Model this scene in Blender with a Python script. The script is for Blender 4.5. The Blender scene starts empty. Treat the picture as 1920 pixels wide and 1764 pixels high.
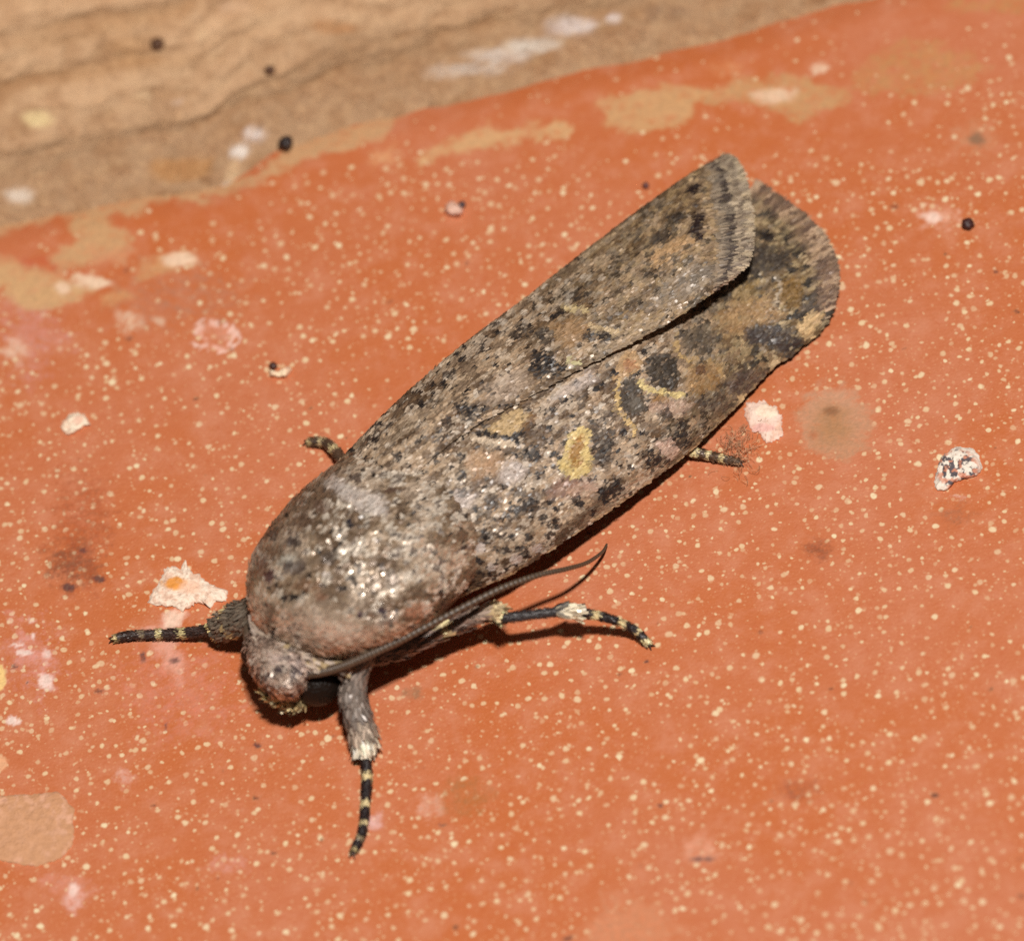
# Moth resting on a speckled terracotta tile, night flash close-up.
# Units: 1 Blender unit = 1 cm (scene.unit_settings.scale_length = 0.01).
import bpy, bmesh, math
import numpy as np
from mathutils import Matrix, Vector

sc = bpy.context.scene
sc.unit_settings.system = 'METRIC'
sc.unit_settings.scale_length = 0.01
COL = sc.collection
rng = np.random.default_rng(7)

# ------------------------------------------------------------------ camera
D = 22.0                       # camera distance (cm)
TH = math.radians(35.0)        # lens axis tilt from the vertical
RO = math.radians(13.9)        # camera roll against the tile edge
HALF = 1.255                   # half picture width at the subject (cm)
TANH = HALF / D
Cpos = np.array([0.0, -math.sin(TH) * D, math.cos(TH) * D])
Fw = -Cpos / D
r0 = np.array([1.0, 0, 0]); u0 = np.array([0, math.cos(TH), math.sin(TH)])
Rt = math.cos(RO) * r0 - math.sin(RO) * u0
Up = math.sin(RO) * r0 + math.cos(RO) * u0
cam = bpy.data.cameras.new('camera')
co = bpy.data.objects.new('camera', cam); COL.objects.link(co)
M = Matrix.Identity(4)
for i in range(3):
    M[i][0] = Rt[i]; M[i][1] = Up[i]; M[i][2] = -Fw[i]; M[i][3] = Cpos[i]
co.matrix_world = M
cam.sensor_fit = 'HORIZONTAL'; cam.sensor_width = 36.0
cam.lens = 18.0 / TANH
cam.clip_start = 0.5; cam.clip_end = 400.0
cam.dof.use_dof = True
cam.dof.focus_distance = D - 0.16
cam.dof.aperture_fstop = cam.lens * 1e-3 / 0.46
sc.camera = co

# ------------------------------------------------------------------ light
world = bpy.data.worlds.new('World'); sc.world = world; world.use_nodes = True
world.node_tree.nodes['Background'].inputs[0].default_value = (1.0, 0.86, 0.74, 1)
world.node_tree.nodes['Background'].inputs[1].default_value = 0.07
fl = bpy.data.lights.new('camera_flash', 'AREA')
fl.shape = 'RECTANGLE'; fl.size = 2.0; fl.size_y = 1.2
fl.energy = 6500.0; fl.color = (1.0, 0.96, 0.91)
fo = bpy.data.objects.new('camera_flash', fl); COL.objects.link(fo)
fpos = Cpos + Up * 7.6 + Rt * (0.6)
fo.location = Vector(fpos)
fo.rotation_euler = (Vector((0, 0, 0.1)) - Vector(fpos)).to_track_quat('-Z', 'Y').to_euler()

sc.view_settings.view_transform = 'Standard'
sc.view_settings.look = 'None'
sc.view_settings.exposure = 0.0
sc.view_settings.gamma = 1.0
sc.view_settings.use_curve_mapping = False
sc.render.engine = 'CYCLES'
sc.cycles.use_denoising = False
sc.cycles.max_bounces = 4

# ------------------------------------------------------------------ helpers
def P(px, py, h):
    """photo pixel + height over the tile (cm) -> world point(s)"""
    px = np.asarray(px, float); py = np.asarray(py, float); h = np.asarray(h, float)
    tx = (px - 960) / 960 * TANH; ty = (882 - py) / 960 * TANH
    d = Fw + tx[..., None] * Rt + ty[..., None] * Up
    t = (h - Cpos[2]) / d[..., 2]
    return Cpos + t[..., None] * d

def proj(p):
    q = p - Cpos
    z = q @ Fw
    return np.stack([960 + (q @ Rt) / z / TANH * 960, 882 - (q @ Up) / z / TANH * 960], -1)

def lin(c):
    c = np.asarray(c, float) / 255.0
    return np.where(c <= 0.04045, c / 12.92, ((c + 0.055) / 1.055) ** 2.4)

def hash2(ix, iy, s):
    n = (ix.astype(np.int64) * 374761393 + iy.astype(np.int64) * 668265263 + s * 1274126177) & 0xffffffff
    n = ((n ^ (n >> 13)) * 1274126177) & 0xffffffff
    n = (n ^ (n >> 16)) & 0xffffffff
    return n / 4294967295.0

def vnoise(x, y, s=0):
    ix = np.floor(x); iy = np.floor(y); fx = x - ix; fy = y - iy
    fx = fx * fx * (3 - 2 * fx); fy = fy * fy * (3 - 2 * fy)
    a = hash2(ix, iy, s); b = hash2(ix + 1, iy, s); c = hash2(ix, iy + 1, s); d = hash2(ix + 1, iy + 1, s)
    return (a * (1 - fx) + b * fx) * (1 - fy) + (c * (1 - fx) + d * fx) * fy

def fbm(x, y, s=0, o=4):
    v = 0; a = 0.5; t = 0
    for k in range(o):
        v = v + a * vnoise(x * 2 ** k + 17.3 * k, y * 2 ** k - 9.1 * k, s + k); t += a; a *= 0.5
    return v / t

def sstep(a, b, x):
    t = np.clip((x - a) / (b - a), 0, 1)
    return t * t * (3 - 2 * t)

def sdist(pts, poly):
    """signed distance (negative inside) to a closed polygon"""
    poly = np.asarray(poly, float); n = len(poly)
    d = np.full(len(pts), 1e9); ins = np.zeros(len(pts), bool)
    for i in range(n):
        a = poly[i]; b = poly[(i + 1) % n]; e = b - a
        w = pts - a
        t = np.clip((w @ e) / (e @ e + 1e-12), 0, 1)
        d = np.minimum(d, np.hypot(*(w - t[:, None] * e).T))
        c = (a[1] > pts[:, 1]) != (b[1] > pts[:, 1])
        with np.errstate(divide='ignore', invalid='ignore'):
            xx = (b[0] - a[0]) * (pts[:, 1] - a[1]) / (b[1] - a[1]) + a[0]
        ins ^= c & (pts[:, 0] < xx)
    return np.where(ins, -d, d)

def ldist(pts, line):
    line = np.asarray(line, float)
    d = np.full(len(pts), 1e9)
    for i in range(len(line) - 1):
        a = line[i]; e = line[i + 1] - a; w = pts - a
        t = np.clip((w @ e) / (e @ e + 1e-12), 0, 1)
        d = np.minimum(d, np.hypot(*(w - t[:, None] * e).T))
    return d

def mesh_np(name, V, F, mat, parent=None, cols=None, smooth=True, attrs=None):
    """V (n,3), F (m,k) same-size faces; cols per vertex linear rgb(a)"""
    V = np.asarray(V, np.float32); F = np.asarray(F, np.int32)
    me = bpy.data.meshes.new(name)
    m, k = F.shape
    me.vertices.add(len(V)); me.vertices.foreach_set('co', V.ravel())
    me.loops.add(m * k); me.loops.foreach_set('vertex_index', F.ravel())
    me.polygons.add(m)
    me.polygons.foreach_set('loop_start', np.arange(0, m * k, k, dtype=np.int32))
    me.polygons.foreach_set('use_smooth', np.full(m, smooth, bool))
    me.update(calc_edges=True)
    if cols is not None:
        cols = np.asarray(cols, np.float32)
        if cols.shape[1] == 3: cols = np.hstack([cols, np.ones((len(cols), 1), np.float32)])
        a = me.color_attributes.new('col', 'FLOAT_COLOR', 'POINT'); a.data.foreach_set('color', cols.ravel())
    for nm, arr in (attrs or {}).items():
        a = me.attributes.new(nm, 'FLOAT', 'POINT'); a.data.foreach_set('value', np.asarray(arr, np.float32))
    me.materials.append(mat)
    o = bpy.data.objects.new(name, me); COL.objects.link(o)
    if parent is not None: o.parent = parent
    return o

def tag(o, label=None, cat=None, group=None, kind=None):
    if label: o['label'] = label
    if cat: o['category'] = cat
    if group: o['group'] = group
    if kind: o['kind'] = kind
    return o

def grid_faces(n, m, wrap=False):
    i, j = np.meshgrid(np.arange(n - 1), np.arange(m if wrap else m - 1), indexing='ij')
    j2 = (j + 1) % m
    return np.stack([i * m + j, (i + 1) * m + j, (i + 1) * m + j2, i * m + j2], -1).reshape(-1, 4)

def crom(c, x):
    """Catmull-Rom through c (k,...) at positions x in [0,k-1]"""
    c = np.asarray(c, float); k = len(c)
    i = np.clip(np.floor(x).astype(int), 0, k - 2); t = x - i
    t = t.reshape(t.shape + (1,) * (c.ndim - 1))
    p1 = c[i]; p2 = c[i + 1]
    p0 = np.where((i > 0).reshape(t.shape), c[np.maximum(i - 1, 0)], 2 * p1 - p2)
    p3 = np.where((i < k - 2).reshape(t.shape), c[np.minimum(i + 2, k - 1)], 2 * p2 - p1)
    return 0.5 * (2 * p1 + (p2 - p0) * t + (2 * p0 - 5 * p1 + 4 * p2 - p3) * t ** 2 + (3 * p1 - p0 - 3 * p2 + p3) * t ** 3)

# ------------------------------------------------------------------ materials
def new_mat(name):
    m = bpy.data.materials.new(name); m.use_nodes = True
    nt = m.node_tree
    return m, nt, nt.nodes['Principled BSDF']

class NB:
    def __init__(s, nt): s.nt = nt
    def n(s, t, **kw):
        nd = s.nt.nodes.new(t)
        for k, v in kw.items(): setattr(nd, k, v)
        return nd
    def put(s, sock, v):
        if isinstance(v, bpy.types.NodeSocket): s.nt.links.new(v, sock)
        else: sock.default_value = v
    def math(s, op, a, b=0.0, c=0.0, clamp=False):
        nd = s.n('ShaderNodeMath', operation=op, use_clamp=clamp)
        s.put(nd.inputs[0], a); s.put(nd.inputs[1], b); s.put(nd.inputs[2], c)
        return nd.outputs[0]
    def mix(s, f, a, b, mode='MIX'):
        nd = s.n('ShaderNodeMix', data_type='RGBA', blend_type=mode)
        s.put(nd.inputs[0], f)
        for q, v in ((nd.inputs[6], a), (nd.inputs[7], b)):
            s.put(q, v if isinstance(v, bpy.types.NodeSocket) else (*v[:3], 1.0))
        return nd.outputs[2]
    def ramp(s, x, a, b, lo=0.0, hi=1.0):
        nd = s.n('ShaderNodeMapRange', interpolation_type='SMOOTHSTEP')
        for i, v in enumerate((x, a, b, lo, hi)): s.put(nd.inputs[i], v)
        return nd.outputs[0]
    def noise(s, co_, scale, detail=3.0, rough=0.5):
        nd = s.n('ShaderNodeTexNoise'); s.put(nd.inputs['Vector'], co_)
        nd.inputs['Scale'].default_value = scale; nd.inputs['Detail'].default_value = detail
        nd.inputs['Roughness'].default_value = rough
        return nd
    def bump(s, hgt, dist, strength=1.0, normal=None):
        nd = s.n('ShaderNodeBump'); nd.inputs['Strength'].default_value = strength
        nd.inputs['Distance'].default_value = dist
        s.put(nd.inputs['Height'], hgt)
        if normal: s.put(nd.inputs['Normal'], normal)
        return nd.outputs[0]

def attr_mat(name, rough=0.5, spec=0.5, bump=0.0, bscale=60, noise_amt=0.0, sheen=0.0):
    """colour from the mesh's own 'col' attribute, with grain"""
    m, nt, b = new_mat(name); q = NB(nt)
    at = q.n('ShaderNodeAttribute', attribute_name='col')
    c = at.outputs['Color']
    tc = q.n('ShaderNodeTexCoord').outputs['Object']
    nz = q.noise(tc, bscale, 4)
    if noise_amt:
        f = q.ramp(nz.outputs[0], 0.25, 0.75, 1 - noise_amt, 1 + noise_amt)
        mm = q.n('ShaderNodeVectorMath', operation='SCALE'); q.put(mm.inputs[0], c); q.put(mm.inputs['Scale'], f)
        c = mm.outputs[0]
    q.put(b.inputs['Base Color'], c)
    b.inputs['Roughness'].default_value = rough
    b.inputs['Specular IOR Level'].default_value = spec
    if sheen: b.inputs['Sheen Weight'].default_value = sheen
    if bump: q.put(b.inputs['Normal'], q.bump(nz.outputs[0], bump))
    return m

def scale_mat(name, r0_, r1_, spec, metal):
    m, nt, b = new_mat(name); q = NB(nt)
    at = q.n('ShaderNodeAttribute', attribute_name='col')
    q.put(b.inputs['Base Color'], at.outputs['Color']); q.put(b.inputs['Roughness'], q.ramp(at.outputs['Alpha'], 0, 1, r0_, r1_))
    b.inputs['Specular IOR Level'].default_value = spec; b.inputs['Metallic'].default_value = metal
    return m
M_scale = scale_mat('moth_scale', .34, .65, .5, .06)
M_thsc = scale_mat('moth_thorax_scale', .22, .5, .9, .3)
M_membrane = attr_mat('moth_membrane', rough=0.6, spec=0.3, noise_amt=0.3, bscale=90)
M_leg = attr_mat('moth_leg', rough=0.45, spec=0.5, bump=0.002, bscale=160, noise_amt=0.25)
M_ant = attr_mat('moth_antenna', rough=0.4, spec=0.5, noise_amt=0.2, bscale=120)
M_hair = attr_mat('fine_hair', rough=0.5, spec=0.4)
M_crust = attr_mat('lime_crust', rough=0.7, spec=0.3, bump=0.006, bscale=70, noise_amt=0.07)
M_seed = attr_mat('dark_seed', rough=0.45, spec=0.5, bump=0.004, bscale=60, noise_amt=0.3)
m, nt, b = new_mat('compound_eye'); q = NB(nt)
vo = q.n('ShaderNodeTexVoronoi'); q.put(vo.inputs['Vector'], q.n('ShaderNodeTexCoord').outputs['Object']); vo.inputs['Scale'].default_value = 130
b.inputs['Base Color'].default_value = (*lin((26, 18, 13)), 1); b.inputs['Roughness'].default_value = 0.5; b.inputs['Specular IOR Level'].default_value = .2
q.put(b.inputs['Normal'], q.bump(vo.outputs['Distance'], 0.003))
M_eye = m

# tile: orange fired clay with pale specks; stains come from the mesh's stain attribute
m, nt, b = new_mat('terracotta_tile'); q = NB(nt)
tc = q.n('ShaderNodeTexCoord').outputs['Object']
n1 = q.noise(tc, 1.6, 5, 0.55); n2 = q.noise(tc, 12.0, 5, 0.65); n3 = q.noise(tc, 45.0, 3, 0.6)
base = q.mix(q.ramp(n1.outputs[0], 0.35, 0.68), lin((190, 104, 58)), lin((193, 114, 78)))
base = q.mix(q.ramp(n2.outputs[0], 0.42, 0.75, 0, 0.65), base, lin((202, 132, 100)))
base = q.mix(q.ramp(n3.outputs[0], 0.5, 0.8, 0, 0.35), base, lin((180, 84, 44)))
# warp for speck outlines
wn = q.noise(tc, 55.0, 2)
ws = q.n('ShaderNodeVectorMath', operation='SUBTRACT'); q.put(ws.inputs[0], wn.outputs['Color']); ws.inputs[1].default_value = (.5, .5, .5)
wm = q.n('ShaderNodeVectorMath', operation='MULTIPLY_ADD'); q.put(wm.inputs[0], ws.outputs[0]); wm.inputs[1].default_value = (.011, .011, 0); q.put(wm.inputs[2], tc)
dens = q.n('ShaderNodeAttribute', attribute_name='dens').outputs['Fac']
clump = q.noise(tc, 7.0, 2)
specks = None
speckh = None
for sca, rmin, rmax, prob, amt, colr in ((27, .10, .24, .70, .9, (226, 200, 158)), (29.3, .08, .21, .62, .75, (220, 186, 144)),
                                     (50, .09, .25, .55, .55, (214, 164, 124)), (16, .085, .165, .42, .95, (232, 212, 172)), (84, .1, .28, .5, .42, (216, 150, 108))):
    off = q.n('ShaderNodeVectorMath', operation='ADD'); q.put(off.inputs[0], wm.outputs[0]); off.inputs[1].default_value = (sca * .37, sca * .11, 0)
    v = q.n('ShaderNodeTexVoronoi', voronoi_dimensions='2D', feature='F1')
    q.put(v.inputs['Vector'], off.outputs[0]); v.inputs['Scale'].default_value = sca
    sep = q.n('ShaderNodeSeparateColor'); q.put(sep.inputs[0], v.outputs['Color'])
    pr = q.math('MULTIPLY', q.math('MULTIPLY', dens, q.ramp(clump.outputs[0], .3, .62, .45, 1.15)), prob)
    on = q.math('LESS_THAN', sep.outputs[0], pr)
    rad = q.math('MULTIPLY_ADD', q.math('POWER', sep.outputs[1], 1.6), rmax - rmin, rmin)
    f = q.ramp(v.outputs['Distance'], q.math('MULTIPLY', rad, 0.55), q.math('MULTIPLY', rad, 1.15), 1.0, 0.0)
    f = q.math('MULTIPLY', q.math('MULTIPLY', f, on), q.math('MULTIPLY_ADD', sep.outputs[2], .55, .45 * 1.0))
    f = q.math('MULTIPLY', f, amt)
    base = q.mix(f, base, lin(colr))
st = q.n('ShaderNodeAttribute', attribute_name='col')
sg = q.noise(tc, 38.0, 4, .6)
sf = q.noise(tc, 75.0, 3, .65); sa = q.ramp(q.math('ADD', st.outputs['Alpha'], q.math('ADD', q.math('MULTIPLY_ADD', sg.outputs[0], 1.3, -.65), q.math('MULTIPLY_ADD', sf.outputs[0], 1.0, -.5))), .05, .95); sa = q.math('MULTIPLY', sa, q.ramp(st.outputs['Alpha'], .01, .12))
stc = q.mix(q.ramp(sf.outputs[0], .35, .7, 0, .3), st.outputs['Color'], (0.25, 0.16, 0.09))
base = q.mix(sa, base, stc)
q.put(b.inputs['Base Color'], base)
q.put(b.inputs['Roughness'], q.ramp(n2.outputs[0], .3, .7, .42, .6))
b.inputs['Specular IOR Level'].default_value = 0.35
fine = q.noise(tc, 120.0, 3, .6)
hh = fine.outputs[0]
q.put(b.inputs['Normal'], q.bump(hh, 0.0018))
M_tile = m

# mortar
m, nt, b = new_mat('sandy_mortar'); q = NB(nt)
tc = q.n('ShaderNodeTexCoord').outputs['Object']
at = q.n('ShaderNodeAttribute', attribute_name='col').outputs['Color']
g1 = q.noise(tc, 14.0, 6, .65); g2 = q.noise(tc, 70.0, 3, .6)
g3 = q.noise(tc, 30.0, 5, .7); c = q.mix(q.ramp(g1.outputs[0], .4, .65, 0, .35), at, lin((160, 112, 72))); c = q.mix(q.ramp(g3.outputs[0], .48, .68, 0, .3), c, lin((222, 182, 138))); c = q.mix(q.ramp(g3.outputs[0], .46, .32, 0, .4), c, lin((140, 102, 70)))
c = q.mix(q.ramp(g2.outputs[0], .5, .8, 0, .3), c, lin((226, 180, 132)))
q.put(b.inputs['Base Color'], c); b.inputs['Roughness'].default_value = .8; b.inputs['Specular IOR Level'].default_value = .25
q.put(b.inputs['Normal'], q.bump(g2.outputs[0], .004, 1.0, q.bump(g1.outputs[0], .035)))
M_mortar = m

# ------------------------------------------------------------------ the tile and the mortar band beside it
EDGE = np.array([(-700, 590), (-300, 480), (0, 398), (120, 372), (220, 352), (330, 335), (420, 322), (500, 262), (560, 246), (640, 214), (760, 186), (860, 160),
                 (960, 138), (1080, 110), (1200, 84), (1320, 56), (1440, 22), (1530, -6), (1700, -50), (2100, -150), (2700, -300)], float)
eW = P(EDGE[:, 0], EDGE[:, 1], np.zeros(len(EDGE)))[:, :2]
def edgeY(x): return np.interp(x, eW[:, 0], eW[:, 1])

def axis(a, b, step, far0, far1, n=14):
    mid = np.arange(a, b, step)
    lo = a - (np.linspace(0, 1, n)[1:][::-1] ** 2) * (a - far0)
    hi = mid[-1] + (np.linspace(0, 1, n)[1:] ** 2) * (far1 - mid[-1])
    return np.concatenate([lo, mid, hi])
xs = axis(-1.75, 1.75, .0075, -9, 9); ys = axis(-1.75, 1.75, .0075, -9, 4)
X, Y = np.meshgrid(xs, ys, indexing='ij')
pt = np.stack([X.ravel(), Y.ravel(), np.zeros(X.size)], -1)
pp = proj(pt)
Z = 0.004 * (fbm(pt[:, 0] * 3, pt[:, 1] * 3, 3) - .5) + 0.0016 * (fbm(pt[:, 0] * 22, pt[:, 1] * 22, 5, 3) - .5)
beyond = pt[:, 1] - edgeY(pt[:, 0])
Z -= 0.05 * sstep(-.12, .1, beyond) * 1.0
pt[:, 2] = Z - 0.001
stain = np.zeros((len(pt), 4)); stain[:, :3] = lin((205, 150, 100))
nzA = fbm(pp[:, 0] / 60, pp[:, 1] / 38, 11) ; nzB = fbm(pp[:, 0] / 18, pp[:, 1] / 16, 12); nzC = fbm(pp[:, 0] / 30, pp[:, 1] / 13, 13, 5)
def put_stain(a, col):
    a = np.clip(a, 0, 1)[:, None]; c = np.asarray(lin(col))[None]
    al = stain[:, 3:4]; na = al + a * (1 - al)
    stain[:, :3] = np.where(na > 1e-4, (c * a + stain[:, :3] * al * (1 - a)) / np.maximum(na, 1e-4), stain[:, :3])
    stain[:, 3:4] = na
def blob(poly, col, amt, soft=8, rag=14):
    d = sdist(pp, poly) + (nzA - .5) * rag * 2.2 + (nzB - .5) * rag * 1.6 + (nzC - .5) * rag * 2
    put_stain(amt * .92 * sstep(soft * 1.4, -soft * 1.4, d) * (.35 + 1.25 * nzC), col)
def disc(x, y, rx, ry, col, amt, soft=.35, rag=.3):
    d = np.hypot((pp[:, 0] - x) / rx, (pp[:, 1] - y) / ry) + (nzB - .5) * rag + (nzA - .5) * rag + (nzC - .5) * rag * 1.2
    put_stain(amt * sstep(1 + soft, 1 - soft, d), col)
# broad pinkish bloom and brown scuffs
for (x, y, rx, ry, c, a) in ((330, 560, 120, 60, (190, 118, 88), .5), (60, 620, 60, 80, (212, 140, 125), .5), (150, 1000, 55, 110, (176, 84, 44), .55),
                             (130, 1060, 45, 40, (120, 62, 40), .45), (340, 1290, 120, 90, (214, 128, 104), .45), (60, 1230, 60, 70, (220, 150, 140), .35),
                             (870, 1490, 50, 40, (180, 104, 52), .6), (805, 1510, 22, 30, (225, 165, 140), .5), (775, 1300, 18, 14, (170, 110, 76), .75),
                             (1540, 1030, 26, 20, (150, 74, 44), .55), (1790, 960, 40, 20, (170, 98, 66), .5), (1500, 1480, 40, 22, (170, 86, 52), .5),
                             (1310, 1590, 32, 28, (222, 152, 122), .6), (1180, 1740, 80, 55, (206, 130, 92), .85), (130, 1660, 60, 25, (216, 140, 118), .5),
                             (140, 1690, 22, 22, (232, 178, 165), .6), (430, 1615, 40, 22, (218, 146, 128), .5), (1100, 870, 30, 30, (210, 120, 90), .4),
                             (235, 1455, 22, 20, (226, 168, 150), .55), (700, 1540, 18, 20, (228, 180, 172), .7), (60, 500, 80, 18, (196, 86, 52), .6)):
    disc(x, y, rx, ry, c, a, .6, .7)
# thin mortar film smeared on the tile by the joint
for poly, c, a in (
    ([(-50, 380), (140, 360), (330, 330), (480, 320), (540, 260), (700, 205), (760, 190), (720, 250), (640, 285), (540, 320), (470, 345), (400, 372), (280, 375), (260, 405), (160, 405), (130, 388), (60, 410), (-50, 450)], (206, 158, 114), .95),
    ([(130, 395), (200, 400), (240, 440), (230, 480), (150, 500), (100, 490), (140, 450)], (204, 156, 110), .9),
    ([(-60, 490), (70, 500), (110, 530), (190, 520), (175, 550), (110, 585), (50, 580), (20, 550), (-60, 530)], (208, 162, 114), .95),
    ([(170, 470), (250, 470), (230, 490), (170, 495)], (210, 140, 100), .8),
    ([(255, 515), (300, 480), (340, 472), (360, 485), (330, 500), (270, 525)], (208, 150, 100), .85),
    ([(185, 555), (240, 545), (250, 555), (190, 575)], (208, 148, 98), .8),
    ([(780, 290), (860, 255), (900, 243), (1040, 228), (1075, 238), (1060, 262), (960, 265), (880, 285), (790, 305)], (212, 162, 114), .85),
    ([(690, 300), (740, 270), (760, 290), (700, 315)], (216, 150, 104), .7),
    ([(1115, 185), (1180, 175), (1290, 160), (1380, 168), (1310, 190), (1300, 225), (1230, 240), (1170, 248), (1130, 240), (1128, 215)], (206, 156, 108), .92),
    ([(1310, 190), (1400, 150), (1480, 140), (1560, 160), (1590, 190), (1530, 215), (1490, 225), (1430, 200), (1380, 195)], (200, 148, 100), .85),
    ([(1560, 160), (1620, 110), (1680, 80), (1740, 75), (1830, 100), (1860, 125), (1800, 165), (1740, 185), (1660, 180)], (196, 134, 84), .62),
    ([(1780, 0), (1930, -20), (1930, 25), (1840, 30), (1780, 20)], (196, 132, 82), .7),
    ([(1310, 130), (1370, 110), (1400, 120), (1360, 145)], (216, 140, 96), .7)):
    blob(poly, c, a, 9, 15)
for (x, y, rx, ry, a) in ((335, 487, 26, 12, .9), (165, 528, 26, 14, .8), (120, 540, 14, 10, .8), (180, 530, 20, 10, .7), (1455, 180, 36, 14, .7), (1535, 130, 22, 14, .6), (240, 600, 20, 24, .45),
                          (30, 660, 24, 24, .4), (15, 375, 30, 10, .6), (300, 600, 12, 10, .4)):
    disc(x, y, rx, ry, (240, 205, 175), a, .5, .8)
# scuffed pale rings, films and the brown smudges
d = np.hypot((pp[:, 0] - 402) / 38, (pp[:, 1] - 630) / 28) + (nzB - .5) * .9
put_stain(.8 * sstep(.45, .2, np.abs(d - .85)) * (fbm(pp[:, 0] / 9, pp[:, 1] / 9, 30) > .42), (242, 200, 184)); put_stain(.35 * sstep(1.1, .7, d), (226, 150, 122))
disc(1755, 405, 36, 26, (228, 165, 138), .6, .5, .9); disc(1748, 408, 16, 14, (244, 212, 196), .75, .4, .8)
disc(1830, 258, 44, 34, (204, 134, 96), .6, .6, .5); disc(1832, 262, 16, 12, (120, 92, 70), .7, .6, .5)
disc(1562, 795, 78, 66, (196, 138, 104), .85, .22, .3); disc(1562, 770, 50, 60, (202, 150, 120), .5, .5, .6); disc(1558, 800, 36, 34, (160, 112, 62), .55, .9, .8)
disc(1558, 770, 12, 7, (120, 72, 44), .6, .6, .5); disc(1525, 815, 10, 8, (170, 92, 52), .6, .6, .5)
blob([(285, 1165), (330, 1140), (350, 1150), (335, 1180), (330, 1215), (350, 1240), (340, 1290), (310, 1240), (290, 1210), (262, 1182)], (226, 160, 138), .8, 8, 9)
blob([(310, 1148), (345, 1145), (340, 1175), (325, 1180), (300, 1182)], (246, 214, 190), .85, 5, 6)
blob([(10, 1155), (45, 1150), (68, 1190), (60, 1215), (100, 1215), (96, 1265), (110, 1290), (80, 1300), (62, 1240), (30, 1210)], (224, 152, 138), .45, 10, 14)
for (x, y, rx, ry, a) in ((45, 1223, 15, 5, .9), (62, 1190, 6, 9, .8), (85, 1278, 16, 17, .75), (25, 1353, 16, 9, .8), (32, 1208, 12, 3, .7), (58, 1163, 9, 6, .6), (88, 1225, 8, 10, .6), (137, 1668, 9, 12, .7), (1795, 930, 20, 5, .3)):
    disc(x, y, rx, ry, (244, 216, 204), a, .35, .6)
disc(-2, 1270, 14, 26, (240, 200, 130), .95, .15, .3); disc(-4, 1430, 18, 16, (232, 170, 128), .9, .2, .3)
# tiny dark scratches and grit stains
for k in range(70):
    x, y = rng.uniform(0, 1920), rng.uniform(380, 1764); r = rng.uniform(2, 5)
    disc(x, y, r * rng.uniform(1, 2.2), r, (92, 50, 42), rng.uniform(.35, .8), .4, .6)
for (x, y, rx, ry) in ((268, 1230, 6, 9), (328, 1238, 9, 6), (1213, 1240, 5, 4), (1316, 1610, 22, 4), (1238, 1508, 7, 5), (828, 1545, 9, 3), (480, 1397, 9, 6), (312, 1360, 3, 8), (1868, 510, 6, 4), (130, 1100, 12, 7), (185, 1085, 10, 5), (155, 1032, 8, 4)):
    disc(x, y, rx, ry, (84, 48, 52), .75, .4, .6)
dens = .25 + .75 * sstep(.30, .52, fbm(pp[:, 0] / 260, pp[:, 1] / 200, 21, 3) + .0004 * (pp[:, 1] - 300) * 1.0 - .05)
dens *= sstep(-40, 200, -beyond * 765) * .75 + .25
tile = mesh_np('tile', pt, grid_faces(len(xs), len(ys)), M_tile, cols=stain, attrs={'dens': dens})
tag(tile, 'orange terracotta tile with cream specks under the moth', 'tile', kind='structure')

mx = axis(-2.2, 2.2, .012, -9, 9); md = np.concatenate([np.arange(-.10, 1.6, .010), np.linspace(1.62, 6, 22)])
GX, GD = np.meshgrid(mx, md, indexing='ij')
gx = GX.ravel(); gd = GD.ravel()
wob = .035 * (fbm(gx * 5, gx * 0, 41) - .5) + .018 * (fbm(gx * 22, gx * 0, 42) - .5)
gy = edgeY(gx) + wob + gd
streak = fbm(gx * 1.6 + gd * .4, gd * 15, 43, 5); grain = fbm(gx * 9, gd * 24, 44, 4)
gz = -.03 + .075 * sstep(-.08, .10, gd + .05 * (grain - .5)) + .05 * sstep(.05, .9, gd) + sstep(-.02, .1, gd) * (.055 * (streak - .5) + .035 * (grain - .5))
gz -= .012 * np.exp(-((gd - .17 - .05 * (fbm(gx * 2, gx * 0, 49) - .5)) / .035) ** 2)
gz[gd > 5.9] -= .2
mp = proj(np.stack([gx, gy, gz], -1))
mc = np.empty((len(gx), 3)); mc[:] = lin((208, 168, 130))
def mixc(a, c):
    global mc
    a = np.clip(a, 0, 1)[:, None]; mc = mc * (1 - a) + a * lin(c)
mixc(.7 * sstep(.45, .72, streak), (188, 142, 100)); mixc(.55 * sstep(.52, .3, streak), (220, 180, 142))
mixc(.75 * sstep(.34, .05, gd + .2 * (grain - .5)), (166, 130, 98)); mixc(.5 * sstep(.55, .75, grain), (150, 104, 66))
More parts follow.
